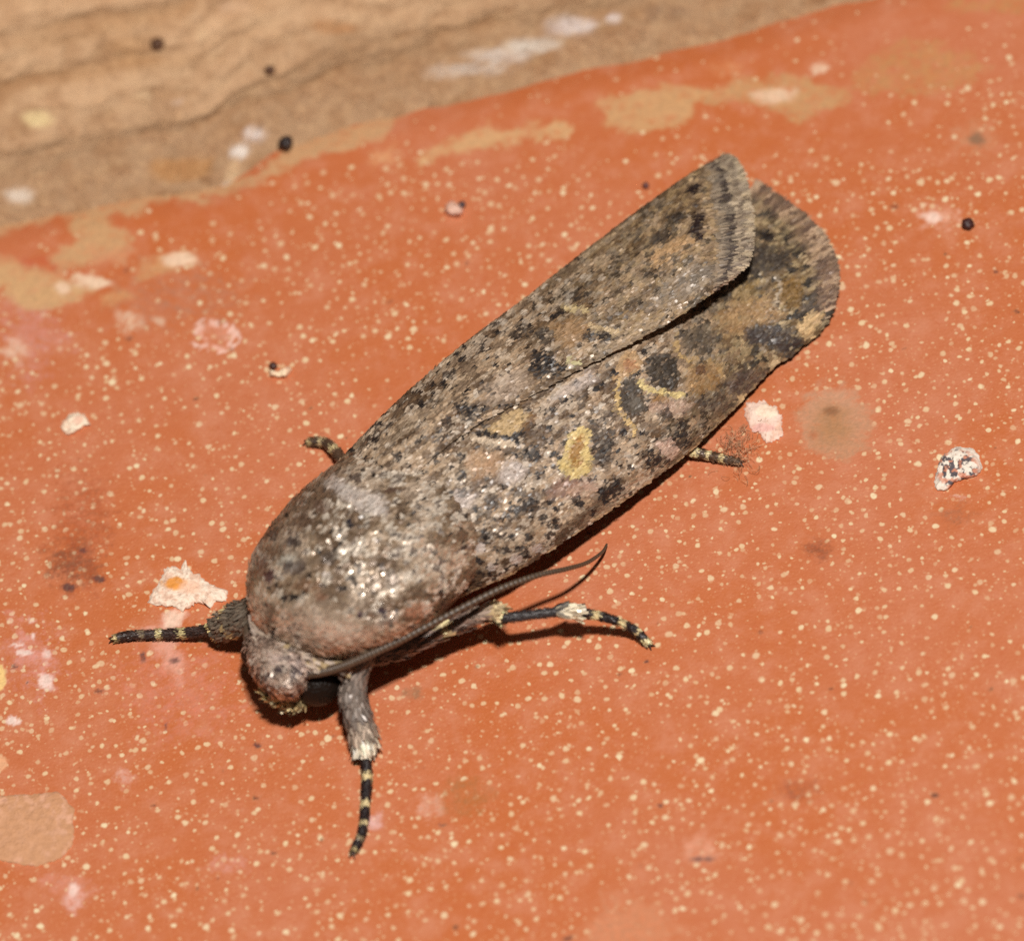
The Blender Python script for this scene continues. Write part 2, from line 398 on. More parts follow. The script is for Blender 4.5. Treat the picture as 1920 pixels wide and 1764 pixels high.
for (x, y, rx, ry, c, a) in ((65, 222, 34, 20, (240, 214, 160), .95), (270, 180, 18, 10, (222, 190, 150), .6), (332, 190, 12, 8, (230, 205, 185), .7), (375, 65, 14, 10, (224, 190, 150), .6),
                             (470, 250, 26, 14, (236, 222, 214), .95), (448, 285, 18, 12, (246, 238, 230), .95), (437, 325, 14, 26, (214, 180, 140), .7), (430, 350, 12, 8, (236, 220, 205), .6), (35, 368, 30, 14, (236, 218, 200), .8),
                             (940, 105, 60, 13, (216, 202, 190), .75), (880, 130, 60, 9, (214, 200, 186), .7), (1080, 48, 46, 20, (232, 220, 216), .8), (1150, 35, 18, 11, (236, 226, 226), .8), (1010, 88, 50, 12, (226, 214, 200), .8), (830, 140, 30, 8, (220, 200, 180), .6),
                             (240, 90, 60, 30, (184, 134, 84), .4), (620, 50, 40, 12, (180, 120, 70), .6), (345, 320, 60, 20, (190, 130, 70), .6), (320, 368, 34, 8, (110, 66, 30), .7), (385, 340, 16, 8, (110, 66, 30), .75),
                             (1240, 22, 50, 16, (120, 100, 84), .4), (430, 10, 40, 14, (226, 190, 160), .4)):
    d = np.hypot((mp[:, 0] - x) / rx, (mp[:, 1] - y) / ry) + (grain - .5) * 1.4
    mixc(a * sstep(1.25, .6, d), c)
mort = mesh_np('mortar_joint', np.stack([gx, gy, gz], -1), grid_faces(len(mx), len(md)), M_mortar, cols=mc)
tag(mort, 'tan sandy mortar band running along the edge of the orange tile', 'mortar', kind='structure')

# ------------------------------------------------------------------ the moth
moth = bpy.data.objects.new('moth', None); COL.objects.link(moth)
moth.location = (0, 0, 0)
tag(moth, 'mottled brown moth with folded wings and banded legs resting on orange tile', 'moth')

TAIL = P(np.array(1450.), np.array(430.), np.array(.1)) - P(np.array(700.), np.array(1000.), np.array(.1)); TAIL /= np.linalg.norm(TAIL)

# --- wing surfaces as 3-D control nets (pixel, height) -> world
NEAR = [(760, 1190), (857, 1122), (960, 1073), (1085, 995), (1200, 915), (1295, 843), (1388, 752), (1446, 692)]
SEAM = [(690, 985), (765, 900), (880, 805), (985, 748), (1100, 685), (1190, 640), (1265, 598), (1318, 562)]
FAR = [(560, 945), (645, 858), (745, 757), (870, 648), (985, 562), (1095, 475), (1195, 399), (1288, 333)]
hN = [.17, .15, .135, .115, .09, .06, .04, .03]
HT = [.32, .33, .315, .29, .26, .225, .18, .135]
def net_lower():
    C = []
    W = np.array([0, .1, .25, .45, .7, 1.0])
    prof = np.sin(np.pi / 2 * np.minimum(1, W * 1.25)) ** .75
    for k in range(8):
        n, s, f = map(np.array, (NEAR[k], SEAM[k], FAR[k]))
        u = s + .35 * (f - s)
        px = n + W[:, None] * (u - n)
        C.append(P(px[:, 0], px[:, 1], hN[k] + (HT[k] - hN[k]) * prof))
    for px, h in (([(1482, 666), (1484, 640), (1478, 600), (1462, 540), (1428, 470), (1368, 400)], [.026, .05, .075, .09, .095, .09]),
                  ([(1513, 640), (1536, 606), (1551, 560), (1550, 495), (1508, 425), (1412, 352)], [.022, .03, .04, .05, .055, .06])):
        px = np.array(px); C.append(P(px[:, 0], px[:, 1], np.array(h)))
    return np.array(C)
def net_upper():
    C = []
    W = np.array([0, .25, .5, .75, .92, 1.0])
    gap = [.005, .006, .007, .008, .014, .034, .075, .118]
    for k in range(8):
        s, f = map(np.array, (SEAM[k], FAR[k]))
        top = HT[k] + gap[k]; hf = top * .72
        h = top + .012 * np.sin(W * np.pi) - (top - hf) * (1 - np.sqrt(1 - np.clip((W - .3) / .7, 0, 1) ** 2 * .98))
        px = s + W[:, None] * (f - s)
        C.append(P(px[:, 0], px[:, 1], h))
    px = np.array([(1342, 541), (1383, 492), (1392, 432), (1386, 372), (1372, 318), (1350, 298)])
    C.append(P(px[:, 0], px[:, 1], np.array([.225, .225, .215, .195, .165, .135])))
    C = np.array(C)
    # hidden flank: carries on down to the tile on the far side
    C1 = C[:, -1].copy(); C2 = C[:, -1].copy()
    C1[:, 2] = C[:, -1, 2] * .55; C2[:, 2] = .02
    away = np.cross([0, 0, 1.], TAIL); C1 += away * .012; C2 += away * .0
    return np.concatenate([C, C1[:, None], C2[:, None]], 1)

class Surf:
    """spline surface over a control net [t, w]"""
    def __init__(s, C): s.C = C; s.nt = C.shape[0] - 1; s.nw = C.shape[1] - 1
    def ev(s, t, w):
        # spline over w first for the four neighbours in t
        t = np.clip(t, 0, s.nt); w = np.clip(w, 0, s.nw)
        i = np.clip(np.floor(t).astype(int), 0, s.nt - 1)
        rows = []
        CW = np.swapaxes(s.C, 0, 1)
        j = np.clip(np.floor(w).astype(int), 0, s.nw - 1); f = (w - j)[:, None]
        def at(ii):
            A = s.C
            p1 = A[ii, j]; p2 = A[ii, j + 1]
            p0 = np.where((j > 0)[:, None], A[ii, np.maximum(j - 1, 0)], 2 * p1 - p2)
            p3 = np.where((j < s.nw - 1)[:, None], A[ii, np.minimum(j + 2, s.nw)], 2 * p2 - p1)
            return .5 * (2 * p1 + (p2 - p0) * f + (2 * p0 - 5 * p1 + 4 * p2 - p3) * f ** 2 + (3 * p1 - p0 - 3 * p2 + p3) * f ** 3)
        p1 = at(i); p2 = at(i + 1)
        p0 = np.where((i > 0)[:, None], at(np.maximum(i - 1, 0)), 2 * p1 - p2)
        p3 = np.where((i < s.nt - 1)[:, None], at(np.minimum(i + 2, s.nt)), 2 * p2 - p1)
        g = (t - i)[:, None]
        return .5 * (2 * p1 + (p2 - p0) * g + (2 * p0 - 5 * p1 + 4 * p2 - p3) * g ** 2 + (3 * p1 - p0 - 3 * p2 + p3) * g ** 3)
    def frame(s, t, w, e=.02):
        dt = s.ev(t + e, w) - s.ev(t - e, w); dw = s.ev(t, w + e) - s.ev(t, w - e)
        n = np.cross(dt, dw); n /= np.linalg.norm(n, axis=1)[:, None] + 1e-12
        T = dt / (np.linalg.norm(dt, axis=1)[:, None] + 1e-12)
        return T, n
    def sample(s, count):
        """area-uniform random (t, w)"""
        gt = np.linspace(0, s.nt, 90); gw = np.linspace(0, s.nw, 70)
        A, B = np.meshgrid(gt, gw, indexing='ij')
        p = s.ev(A.ravel(), B.ravel()).reshape(90, 70, 3)
        a = np.linalg.norm(np.cross(p[1:, :-1] - p[:-1, :-1], p[:-1, 1:] - p[:-1, :-1]), axis=-1).ravel()
        idx = rng.choice(len(a), count, p=a / a.sum())
        i, j = np.unravel_index(idx, (89, 69))
        return gt[i] + rng.random(count) * (gt[1] - gt[0]), gw[j] + rng.random(count) * (gw[1] - gw[0])

def flakes(name, pos, T, Nn, col, L, W, mat, parent, pitch=6, jit=5, roll=9, yaw=10, lift=.001, sat=.93):
    """overlapping wing scales: one small bent six-point leaf each"""
    n = len(pos)
    g_ = (col @ np.array([.3, .59, .11]))[:, None]; col = g_ + (col - g_) * sat
    B = np.cross(Nn, T)
    ya = np.radians(rng.normal(0, yaw, n))[:, None]; T, B = T * np.cos(ya) + B * np.sin(ya), B * np.cos(ya) - T * np.sin(ya)
    pa = np.radians(rng.normal(pitch, jit, n))[:, None]; T2 = T * np.cos(pa) + Nn * np.sin(pa); N2 = Nn * np.cos(pa) - T * np.sin(pa)
    ra = np.radians(rng.normal(0, roll, n))[:, None]; B2 = B * np.cos(ra) + N2 * np.sin(ra); N3 = N2 * np.cos(ra) - B * np.sin(ra)
    L = (np.broadcast_to(L, n) * rng.uniform(.75, 1.25, n))[:, None]; W = (np.broadcast_to(W, n) * rng.uniform(.75, 1.25, n))[:, None]
    base = pos + Nn * lift * rng.uniform(.2, 1.6, n)[:, None]
    V = np.empty((n, 6, 3))
    for k, (a, l, z) in enumerate(((-.26, 0, -.02), (.26, 0, -.02), (.5, .55, .05), (-.5, .55, .05), (.36, 1, 0), (-.36, 1, 0))):
        V[:, k] = base + B2 * W * a + T2 * L * l + N3 * L * z
    o = (np.arange(n) * 6)[:, None]
    F = np.concatenate([o + np.array([[0, 1, 2, 3]]), o + np.array([[3, 2, 4, 5]])])
    ob = mesh_np(name, V.reshape(-1, 3), F, mat, parent, cols=np.repeat(np.hstack([np.clip(col, .004, .9), rng.random((n, 1))]), 6, axis=0), smooth=True)
    ob['kind'] = 'stuff'
    return ob

# --- wing pattern ------------------------------------------------------------
def z2(l): return [(800 + x / 3.84, 550 + y / 3.84) for x, y in l]
def z3(l): return [(1100 + x / 3.528, 280 + y / 3.528) for x, y in l]
def z1(l): return [(400 + x / 3.267, 800 + y / 3.267) for x, y in l]
DK = (44, 37, 36); DK2 = (64, 54, 48); GREY = (108, 97, 92); YEL = (214, 188, 124); OCH = (152, 112, 52); CRM = (205, 178, 140); PNK = (186, 156, 142); TAN = (178, 140, 98); PAL = (196, 180, 170)
class Paint:
    def __init__(s, pp_):
        s.p = pp_; x, y = pp_[:, 0], pp_[:, 1]
        # along / across the wing in pixels
        s.a = x * .80 - y * .60; s.c = x * .60 + y * .80
        s.f1 = fbm(s.a / 60, s.c / 30, 61); s.f2 = fbm(s.a / 17, s.c / 11, 62); s.f3 = fbm(s.a / 9, s.c / 7, 63, 2); s.f4 = fbm(s.a / 130, s.c / 9, 64)
        s.r = rng.random(len(x))
        s.col = np.empty((len(x), 3))
        s.wob = (s.f2 - .5) * 16 + (s.f3 - .5) * 10 + (s.r - .5) * 5
    def mix(s, a, c):
        a = np.clip(a, 0, 1)[:, None]; s.col = s.col * (1 - a) + lin(c) * a
    def poly(s, pl, c, a=1.0, soft=2.5, wob=.8, pick=0.0):
        d = sdist(s.p, pl) + s.wob * wob
        m_ = a * sstep(soft, -soft, d) * np.where(s.r2() > .08, 1, .4) * np.clip(.92 + .5 * (s.f3 - .4), 0, 1)
        if pick: m_ = m_ * (s.r2() > pick)
        s.mix(m_, c)
    def line(s, pl, c, w, a=1.0, soft=2.0, wob=.35):
        d = ldist(s.p, pl) - w / 2 + s.wob * wob
        s.mix(a * sstep(soft, -soft, d), c)
    def r2(s): return rng.random(len(s.p))
    def dots(s, thr, c, a=.95, sc_=1.0):
        """clumped single dark scales"""
        m_ = sstep(thr, thr + .06, s.f2 * .62 + s.f3 * .38 + .12 * (s.f1 - .5))
        s.mix(a * m_ * (s.r2() > .12), c)
    def cells(s, size, prob, r0_, r1_, c, a=.95, sd=0):
        """separate round dark scale-clumps scattered one to a cell"""
        x = s.p[:, 0] / size + s.wob * .012; y = s.p[:, 1] / size; ix = np.floor(x); iy = np.floor(y)
        m_ = np.zeros(len(x))
        for dx in (-1, 0, 1):
            for dy in (-1, 0, 1):
                cx, cy = ix + dx, iy + dy
                on = hash2(cx, cy, 200 + sd) < (prob(cx * size, cy * size) if callable(prob) else prob)
                d = np.hypot(x - cx - hash2(cx, cy, 201 + sd), y - cy - hash2(cx, cy, 202 + sd)) * size
                rr_ = r0_ + (r1_ - r0_) * hash2(cx, cy, 203 + sd)
                m_ = np.maximum(m_, on * sstep(rr_ * 1.2, rr_ * .8, d))
        s.mix(a * m_, c)
    def ell(s, x, y, rx, ry, c, a=1.0):
        d = np.hypot((s.p[:, 0] - x) / rx, (s.p[:, 1] - y) / ry) + s.wob * .03
        s.mix(a * sstep(1.2, .75, d), c)

def wing_base(q_, w):
    q_.col[:] = lin((150, 122, 94))
    q_.mix(.9 * sstep(.44, .62, q_.f1), (186, 158, 128)); q_.mix(.95 * sstep(.52, .37, q_.f1), (108, 84, 60))
    q_.mix(.6 * sstep(.52, .70, q_.f4), (198, 176, 150)); q_.mix(.75 * sstep(.47, .32, q_.f4), (88, 70, 54))
    # veins: fine pale and dark streaks running out from the wing root
    v = np.abs(np.sin((w * 2.1 + .15 * (q_.f1 - .5)) * np.pi))
    q_.mix(.45 * sstep(.22, .05, v) * (q_.f2 > .4), (200, 180, 156)); q_.mix(.35 * sstep(.22, .3, v) * sstep(.5, .36, v), (88, 72, 60))
    q_.mix(.75 * sstep(.54, .62, q_.f2), (198, 178, 156)); q_.mix(.55 * sstep(.42, .34, q_.f2), (100, 80, 64))
    q_.dots(.63, DK2, .92)
    pm = lambda x, y: .06 + .5 * sstep(.44, .64, fbm(x / 70, y / 55, 66, 2))
    q_.cells(17, pm, 2.6, 5.2, DK, .97, 1); q_.cells(27, pm, 3.5, 7.5, DK, .97, 5)
    q_.cells(24, .3, 3, 6, (206, 190, 172), .8, 9)

def paint_lower(pp_, t, w):
    q_ = Paint(pp_); wing_base(q_, w)
    tail = sstep(1180, 1480, pp_[:, 0])
    q_.mix(.6 * tail, (126, 102, 66)); q_.mix(.95 * tail * sstep(.48, .58, q_.f2), (58, 50, 42)); q_.mix(.75 * tail * sstep(.46, .36, q_.f3), (186, 162, 122))
    # pale areas
    q_.poly(z2([(900, 740), (1150, 560), (1200, 640), (1000, 760), (820, 830)]), PAL, .75, 8)
    q_.poly(z2([(500, 1250), (600, 1210), (700, 1290), (640, 1390), (500, 1370)]), PAL, .85, 7)
    q_.poly(z2([(80, 1500), (200, 1440), (340, 1480), (300, 1570), (120, 1570)]), PAL, .85, 7)
    q_.poly(z2([(300, 1150), (520, 1150), (480, 1320), (300, 1370), (260, 1250)]), (190, 150, 112), .7, 8)
    q_.poly(z2([(900, 1350), (1150, 1350), (1250, 1420), (1000, 1500), (850, 1480)]), (178, 140, 122), .6, 10)
    q_.poly(z2([(1620, 1080), (1740, 1060), (1800, 1130), (1720, 1200), (1640, 1160)]), (206, 176, 158), .85, 5)
    q_.poly(z2([(1560, 800), (1750, 780), (1900, 820), (1800, 900), (1600, 880)]), (192, 160, 140), .7, 7)
    # dark mottling
    for pl, a in ((z2([(1150, 1000), (1250, 960), (1330, 1050), (1320, 1200), (1240, 1260), (1170, 1210)]), .8), (z2([(1200, 870), (1290, 830), (1310, 960), (1220, 980)]), .5),
                  (z2([(1740, 1060), (1770, 930), (1860, 960), (1870, 1100), (1800, 1130)]), .95), (z2([(1520, 1220), (1560, 1140), (1640, 1150), (1690, 1230), (1590, 1300)]), .95),
                  (z2([(1200, 1440), (1290, 1380), (1400, 1400), (1380, 1480), (1240, 1510)]), .9), (z2([(1640, 880), (1720, 850), (1740, 910), (1640, 940)]), .8),
                  (z2([(600, 1180), (680, 1120), (780, 1160), (790, 1230), (720, 1260), (680, 1200)]), .98), (z2([(400, 1130), (470, 1140), (540, 1160), (440, 1175)]), .85),
                  (z2([(180, 1330), (230, 1300), (280, 1340), (210, 1400)]), .95), (z2([(180, 1420), (260, 1430), (270, 1480), (190, 1470)]), .6),
                  (z2([(640, 1520), (720, 1490), (770, 1540), (700, 1620)]), .9), (z2([(860, 1650), (930, 1630), (920, 1700), (860, 1710)]), .95),
                  (z2([(390, 1480), (470, 1470), (480, 1540), (400, 1560)]), .7), (z2([(560, 1400), (680, 1420), (700, 1480), (600, 1490)]), .55),
                  (z2([(300, 1600), (420, 1570), (460, 1640), (330, 1690)]), .7), (z2([(40, 1560), (120, 1600), (80, 1640)]), .7), (z2([(1050, 760), (1120, 740), (1130, 830), (1060, 850)]), .5)):
        q_.poly(pl, DK, a, 3.5, 1.15, .12)
    for x, y, r in ((845, 1075, 16), (835, 1100, 14), (960, 960, 12), (905, 1010, 10), (850, 990, 8), (800, 980, 8), (885, 960, 8), (835, 930, 8), (985, 1010, 9), (940, 1035, 9), (1010, 975, 8), (870, 1040, 8), (1150, 905, 8), (1120, 925, 9), (820, 1040, 7)):
        q_.ell(x, y, r, r * .8, DK, .9)
    for x, y, r in ((890, 1030, 12), (870, 1085, 10), (960, 1050, 12), (1000, 1030, 9), (915, 1065, 9)):
        q_.ell(x, y, r, r * .8, PAL, .8)
    # cream patch by the seam with its dark and pale rims
    q_.line(z2([(310, 1060), (440, 1095), (600, 1105)]), (212, 190, 164), 11, .9)
    q_.poly(z2([(385, 1005), (560, 880), (640, 855), (725, 900), (650, 1000), (560, 1045), (470, 1030)]), (198, 168, 122), .92, 3, .8)
    q_.line(z2([(380, 1020), (480, 1050), (570, 1062), (670, 1020)]), DK, 7, .95); q_.poly(z2([(650, 960), (720, 900), (740, 830), (760, 900), (700, 1000)]), (116, 82, 48), .8)
    # round spot
    q_.poly(z2([(1010, 1010), (1090, 975), (1155, 1000), (1150, 1130), (1170, 1210), (1145, 1300), (1050, 1355), (935, 1310), (912, 1230), (970, 1170), (970, 1090)]), YEL, 1, 1.5, .35)
    q_.poly(z2([(1040, 1060), (1095, 1035), (1105, 1100), (1085, 1180), (1105, 1255), (1035, 1280), (1005, 1200), (1010, 1110)]), (158, 114, 50), .95, 3, .4)
    # kidney mark
    q_.poly(z2([(1370, 640), (1480, 620), (1545, 760), (1565, 860), (1460, 900), (1385, 850)]), (72, 62, 52), .95, 3, .6)
    q_.poly(z2([(1440, 760), (1520, 780), (1540, 860), (1460, 870)]), (118, 108, 96), .7, 3)
    q_.poly(z2([(1325, 610), (1350, 540), (1415, 425), (1470, 440), (1540, 490), (1530, 600), (1450, 600), (1385, 640), (1335, 660)]), (196, 160, 116), .85, 3, .9)
    q_.poly(z2([(1400, 520), (1460, 490), (1490, 560), (1410, 580)]), (176, 122, 84), .8, 3)
    q_.poly(z2([(1555, 480), (1740, 450), (1800, 600), (1760, 710), (1600, 690), (1555, 600)]), (60, 50, 40), .97, 3, .7)
    q_.line(z2([(1362, 640), (1345, 760), (1352, 850), (1400, 920), (1465, 970), (1465, 1020)]), (206, 174, 116), 6.5, .95)
    q_.line(z2([(1515, 660), (1560, 715), (1640, 725), (1740, 748), (1825, 752)]), (212, 190, 132), 10, 1)
    q_.poly(z2([(1560, 760), (1700, 770), (1720, 800), (1600, 800)]), (160, 118, 62), .7, 3)
    q_.line(z2([(1780, 290), (1775, 400), (1800, 470), (1870, 510), (1920, 480)]), (190, 158, 104), 5.5, .85)
    # outer third
    q_.poly(z3([(600, 1220), (760, 1180), (850, 1260), (800, 1380), (640, 1370)]), (84, 72, 60), .8, 5, 1)
    q_.poly(z3([(640, 1470), (760, 1420), (860, 1450), (880, 1560), (760, 1640), (640, 1620)]), (160, 124, 78), .8, 4, .8)
    q_.line(z3([(640, 1480), (720, 1410), (850, 1430), (890, 1540)]), (186, 154, 106), 5.5, .75)
    q_.poly(z3([(690, 1450), (760, 1440), (770, 1490), (700, 1500)]), (96, 64, 44), .8)
    q_.poly(z3([(840, 1100), (1000, 1000), (1200, 1000), (1280, 1100), (1150, 1180), (1000, 1230), (900, 1260)]), (176, 138, 92), .7, 8, 1)
    q_.poly(z3([(1030, 1210), (1180, 1170), (1300, 1190), (1405, 1280), (1320, 1390), (1180, 1310), (1060, 1310)]), (72, 60, 56), .92, 4, .9)
    q_.poly(z3([(1240, 900), (1320, 840), (1410, 880), (1400, 1060), (1290, 1090), (1230, 1000)]), (138, 104, 50), .75, 7, 1)
    q_.poly(z3([(1010, 900), (1100, 860), (1130, 960), (1040, 1060), (960, 1020)]), (150, 122, 74), .6, 8, 1)
    q_.poly(z3([(985, 650), (1090, 640), (1330, 690), (1330, 800), (1180, 830), (1010, 850)]), (62, 54, 50), .85, 6, 1.1)
    q_.ell(*z3([(1175, 590)])[0], 13, 10, (34, 26, 26), .95)
    q_.poly(z3([(1400, 1000), (1560, 950), (1590, 1060), (1480, 1090), (1390, 1100)]), (96, 86, 78), .8, 5, 1)
    q_.line(z3([(1200, 1080), (1260, 940), (1240, 880)]), (186, 170, 150), 6, .7)
    q_.poly(z3([(850, 1560), (1000, 1480), (1200, 1480), (1080, 1640), (960, 1660)]), (98, 78, 70), .75, 5, 1)
    q_.poly(z3([(700, 1680), (860, 1620), (960, 1680), (900, 1760), (740, 1764)]), (92, 76, 66), .6, 5, 1)
    q_.poly(z3([(1340, 1200), (1440, 1095), (1540, 1105), (1450, 1260)]), (216, 184, 136), .95, 3, .6)
    q_.poly(z3([(1170, 1420), (1280, 1400), (1270, 1490), (1200, 1490)]), (224, 198, 158), .95, 2.5, .4)
    q_.poly(z3([(960, 1640), (1040, 1620), (1040, 1680), (980, 1700)]), (220, 190, 142), .9, 2.5, .4)
    q_.mix(.7 * sstep(.16, .05, w) * (q_.f2 > .42), (184, 152, 112))
    # termen: streaky long scales
    e = sstep(8.45, 8.8, t)
    q_.mix(.7 * e * (w > 1.5), (150, 118, 96)); q_.mix(.6 * e * (fbm(w * 16, t, 71, 2) > .55) * (w > 1.5), (92, 70, 60)); q_.mix(.7 * e * (fbm(w * 16, t, 72, 2) > .62) * (w > 1.0), (204, 172, 140))
    return q_.col

def paint_upper(pp_, t, w):
    q_ = Paint(pp_); wing_base(q_, w)
    tl = sstep(900, 1300, pp_[:, 0]); q_.mix(.4 * tl, (134, 108, 74)); q_.mix(.7 * tl * sstep(.54, .64, q_.f2), (80, 68, 54)); q_.mix(.5 * tl * sstep(.44, .34, q_.f3), (190, 160, 116))
    q_.poly(z2([(380, 680), (640, 560), (720, 660), (560, 790), (400, 800)]), (192, 168, 146), .7, 9)
    q_.poly(z2([(850, 250), (1050, 200), (1180, 240), (1050, 400), (900, 380)]), (176, 138, 96), .7, 8)
    for pl, a in ((z2([(760, 415), (860, 440), (900, 520), (990, 550), (890, 605), (760, 605), (715, 545)]), 1), (z2([(570, 340), (620, 250), (690, 240), (740, 300), (640, 350)]), .85),
                  (z2([(740, 290), (830, 270), (930, 310), (900, 350), (850, 390), (740, 330)]), .8), (z2([(880, 190), (930, 110), (1000, 140), (970, 190)]), .9),
                  (z2([(1100, 350), (1120, 280), (1230, 290), (1360, 330), (1320, 370), (1190, 345)]), .95), (z2([(180, 830), (260, 800), (350, 830), (340, 900), (280, 970), (240, 900)]), .97),
                  (z2([(30, 1060), (110, 1030), (130, 1080), (60, 1100)]), .9), (z2([(90, 910), (150, 920), (140, 960), (90, 950)]), .7), (z2([(10, 790), (90, 780), (90, 840), (30, 840)]), .6),
                  (z2([(390, 700), (450, 680), (450, 730), (400, 740)]), .7), (z2([(1000, 0), (1120, 20), (1100, 80), (1010, 60)]), .6),
                  (z3([(320, 830), (420, 790), (500, 800), (480, 870), (350, 880)]), .75), (z3([(400, 640), (440, 560), (540, 540), (580, 590), (500, 660)]), .8),
                  (z3([(510, 480), (600, 420), (640, 470), (560, 540)]), .8), (z3([(120, 950), (220, 900), (250, 960), (150, 1010)]), .5), (z3([(200, 1010), (380, 1000), (420, 1060), (250, 1080)]), .5), (z3([(0, 830), (60, 800), (60, 860)]), .6)):
        q_.poly(pl, DK, a, 3.5, 1.1, .1)
    q_.line(z2([(965, 110), (1000, 130), (1130, 140)]), (214, 190, 140), 8, .85); q_.poly(z2([(980, 0), (1030, 20), (1010, 120), (960, 110)]), (170, 158, 144), .8)
    q_.line(z2([(1150, 250), (1250, 280), (1370, 300)]), (206, 180, 140), 9, .8); q_.line(z2([(1010, 510), (1060, 520)]), (210, 200, 150), 10, .8)
    q_.poly(z3([(360, 740), (520, 640), (680, 590), (690, 640), (560, 720), (420, 790)]), (206, 164, 116), .6, 5, 1.5)
    q_.poly(z3([(480, 900), (700, 760), (880, 780), (820, 900), (640, 1000), (400, 1060)]), (150, 136, 122), .6, 8, 1)
    # outer margin: dark wedges, grey band, pale line, fringe
    e = t + (q_.f3 - .5) * .16
    q_.mix(.9 * sstep(7.36, 7.44, e) * (w < 5.2), (156, 138, 118)); q_.mix(.95 * sstep(7.50, 7.54, e) * sstep(7.72, 7.68, e), (84, 72, 66))
    q_.mix(.7 * sstep(7.70, 7.74, e) * sstep(7.80, 7.77, e), (190, 170, 142)); q_.mix(.55 * sstep(7.84, 7.86, e) * sstep(7.93, 7.91, e), (108, 92, 82))
    q_.mix(.9 * sstep(7.95, 7.97, e), (196, 174, 142))
    q_.mix(.35 * sstep(7.3, 7.5, e) * (fbm(w * 14, t * .6, 73, 2) > .56), (198, 180, 156))
    for pl in (z3([(655, 560), (690, 440), (760, 440), (740, 560), (770, 620), (700, 610)]), z3([(650, 300), (660, 250), (730, 240), (700, 320)]), z3([(660, 400), (720, 350), (720, 400)])):
        q_.poly(pl, (44, 28, 28), .97, 2.5, .6)
    return q_.col

def build_wing(name, S, painter, n, parent, label, r_end):
    gt = np.linspace(0, S.nt, 130); gw = np.linspace(0, S.nw, 70)
    A, B = np.meshgrid(gt, gw, indexing='ij'); p = S.ev(A.ravel(), B.ravel())
    o = mesh_np(name, p, grid_faces(130, 70), M_membrane, parent, cols=painter(proj(p), A.ravel(), B.ravel()) * .8)
    sm = o.modifiers.new('thickness', 'SOLIDIFY'); sm.thickness = .004; sm.offset = 0
    o['label'] = label
    t, w = S.sample(n)
    pos = S.ev(t, w); T, Nn = S.frame(t, w)
    flip = np.sign((Nn * np.array([0, 0, 1.])).sum(1) + .3 * (Nn @ -Fw)); Nn *= np.where(flip == 0, 1, flip)[:, None]
    c = painter(proj(pos), t, w); c = c ** 1.12 * .98; c *= np.exp(rng.normal(0, .15, len(c)))[:, None]
    L = np.where(t > S.nt - .55, .025, .0150); Wd = np.where(t > S.nt - .55, .0050, .0060)
    flakes('wing_scales', pos, T, Nn, c, L, Wd, M_scale, o, pitch=5, jit=5, roll=11, yaw=9)
    # fringe along the outer margin
    k = 1500; w = rng.random(k) * (r_end[1] - r_end[0]) + r_end[0]; t = np.full(k, S.nt - rng.random(k) * .06)
    pos = S.ev(t, w); T, Nn = S.frame(t, w); Nn *= np.where(Nn[:, 2] < 0, -1, 1)[:, None]
    c = painter(proj(pos), t, w) * rng.uniform(.7, 1.2, k)[:, None]
    flakes('fringe', pos, T, Nn, c, .030, .0055, M_scale, o, pitch=0, jit=4, roll=12, yaw=7)
    return o
SL = Surf(net_lower()); SU = Surf(net_upper())
build_wing('forewing', SL, paint_lower, 54000, moth, 'brown forewing with a yellow round spot, tucked under the other wing', (0, 5))
build_wing('forewing', SU, paint_upper, 46000, moth, 'brown forewing folded over the other, with a grey outer margin', (0, 5))

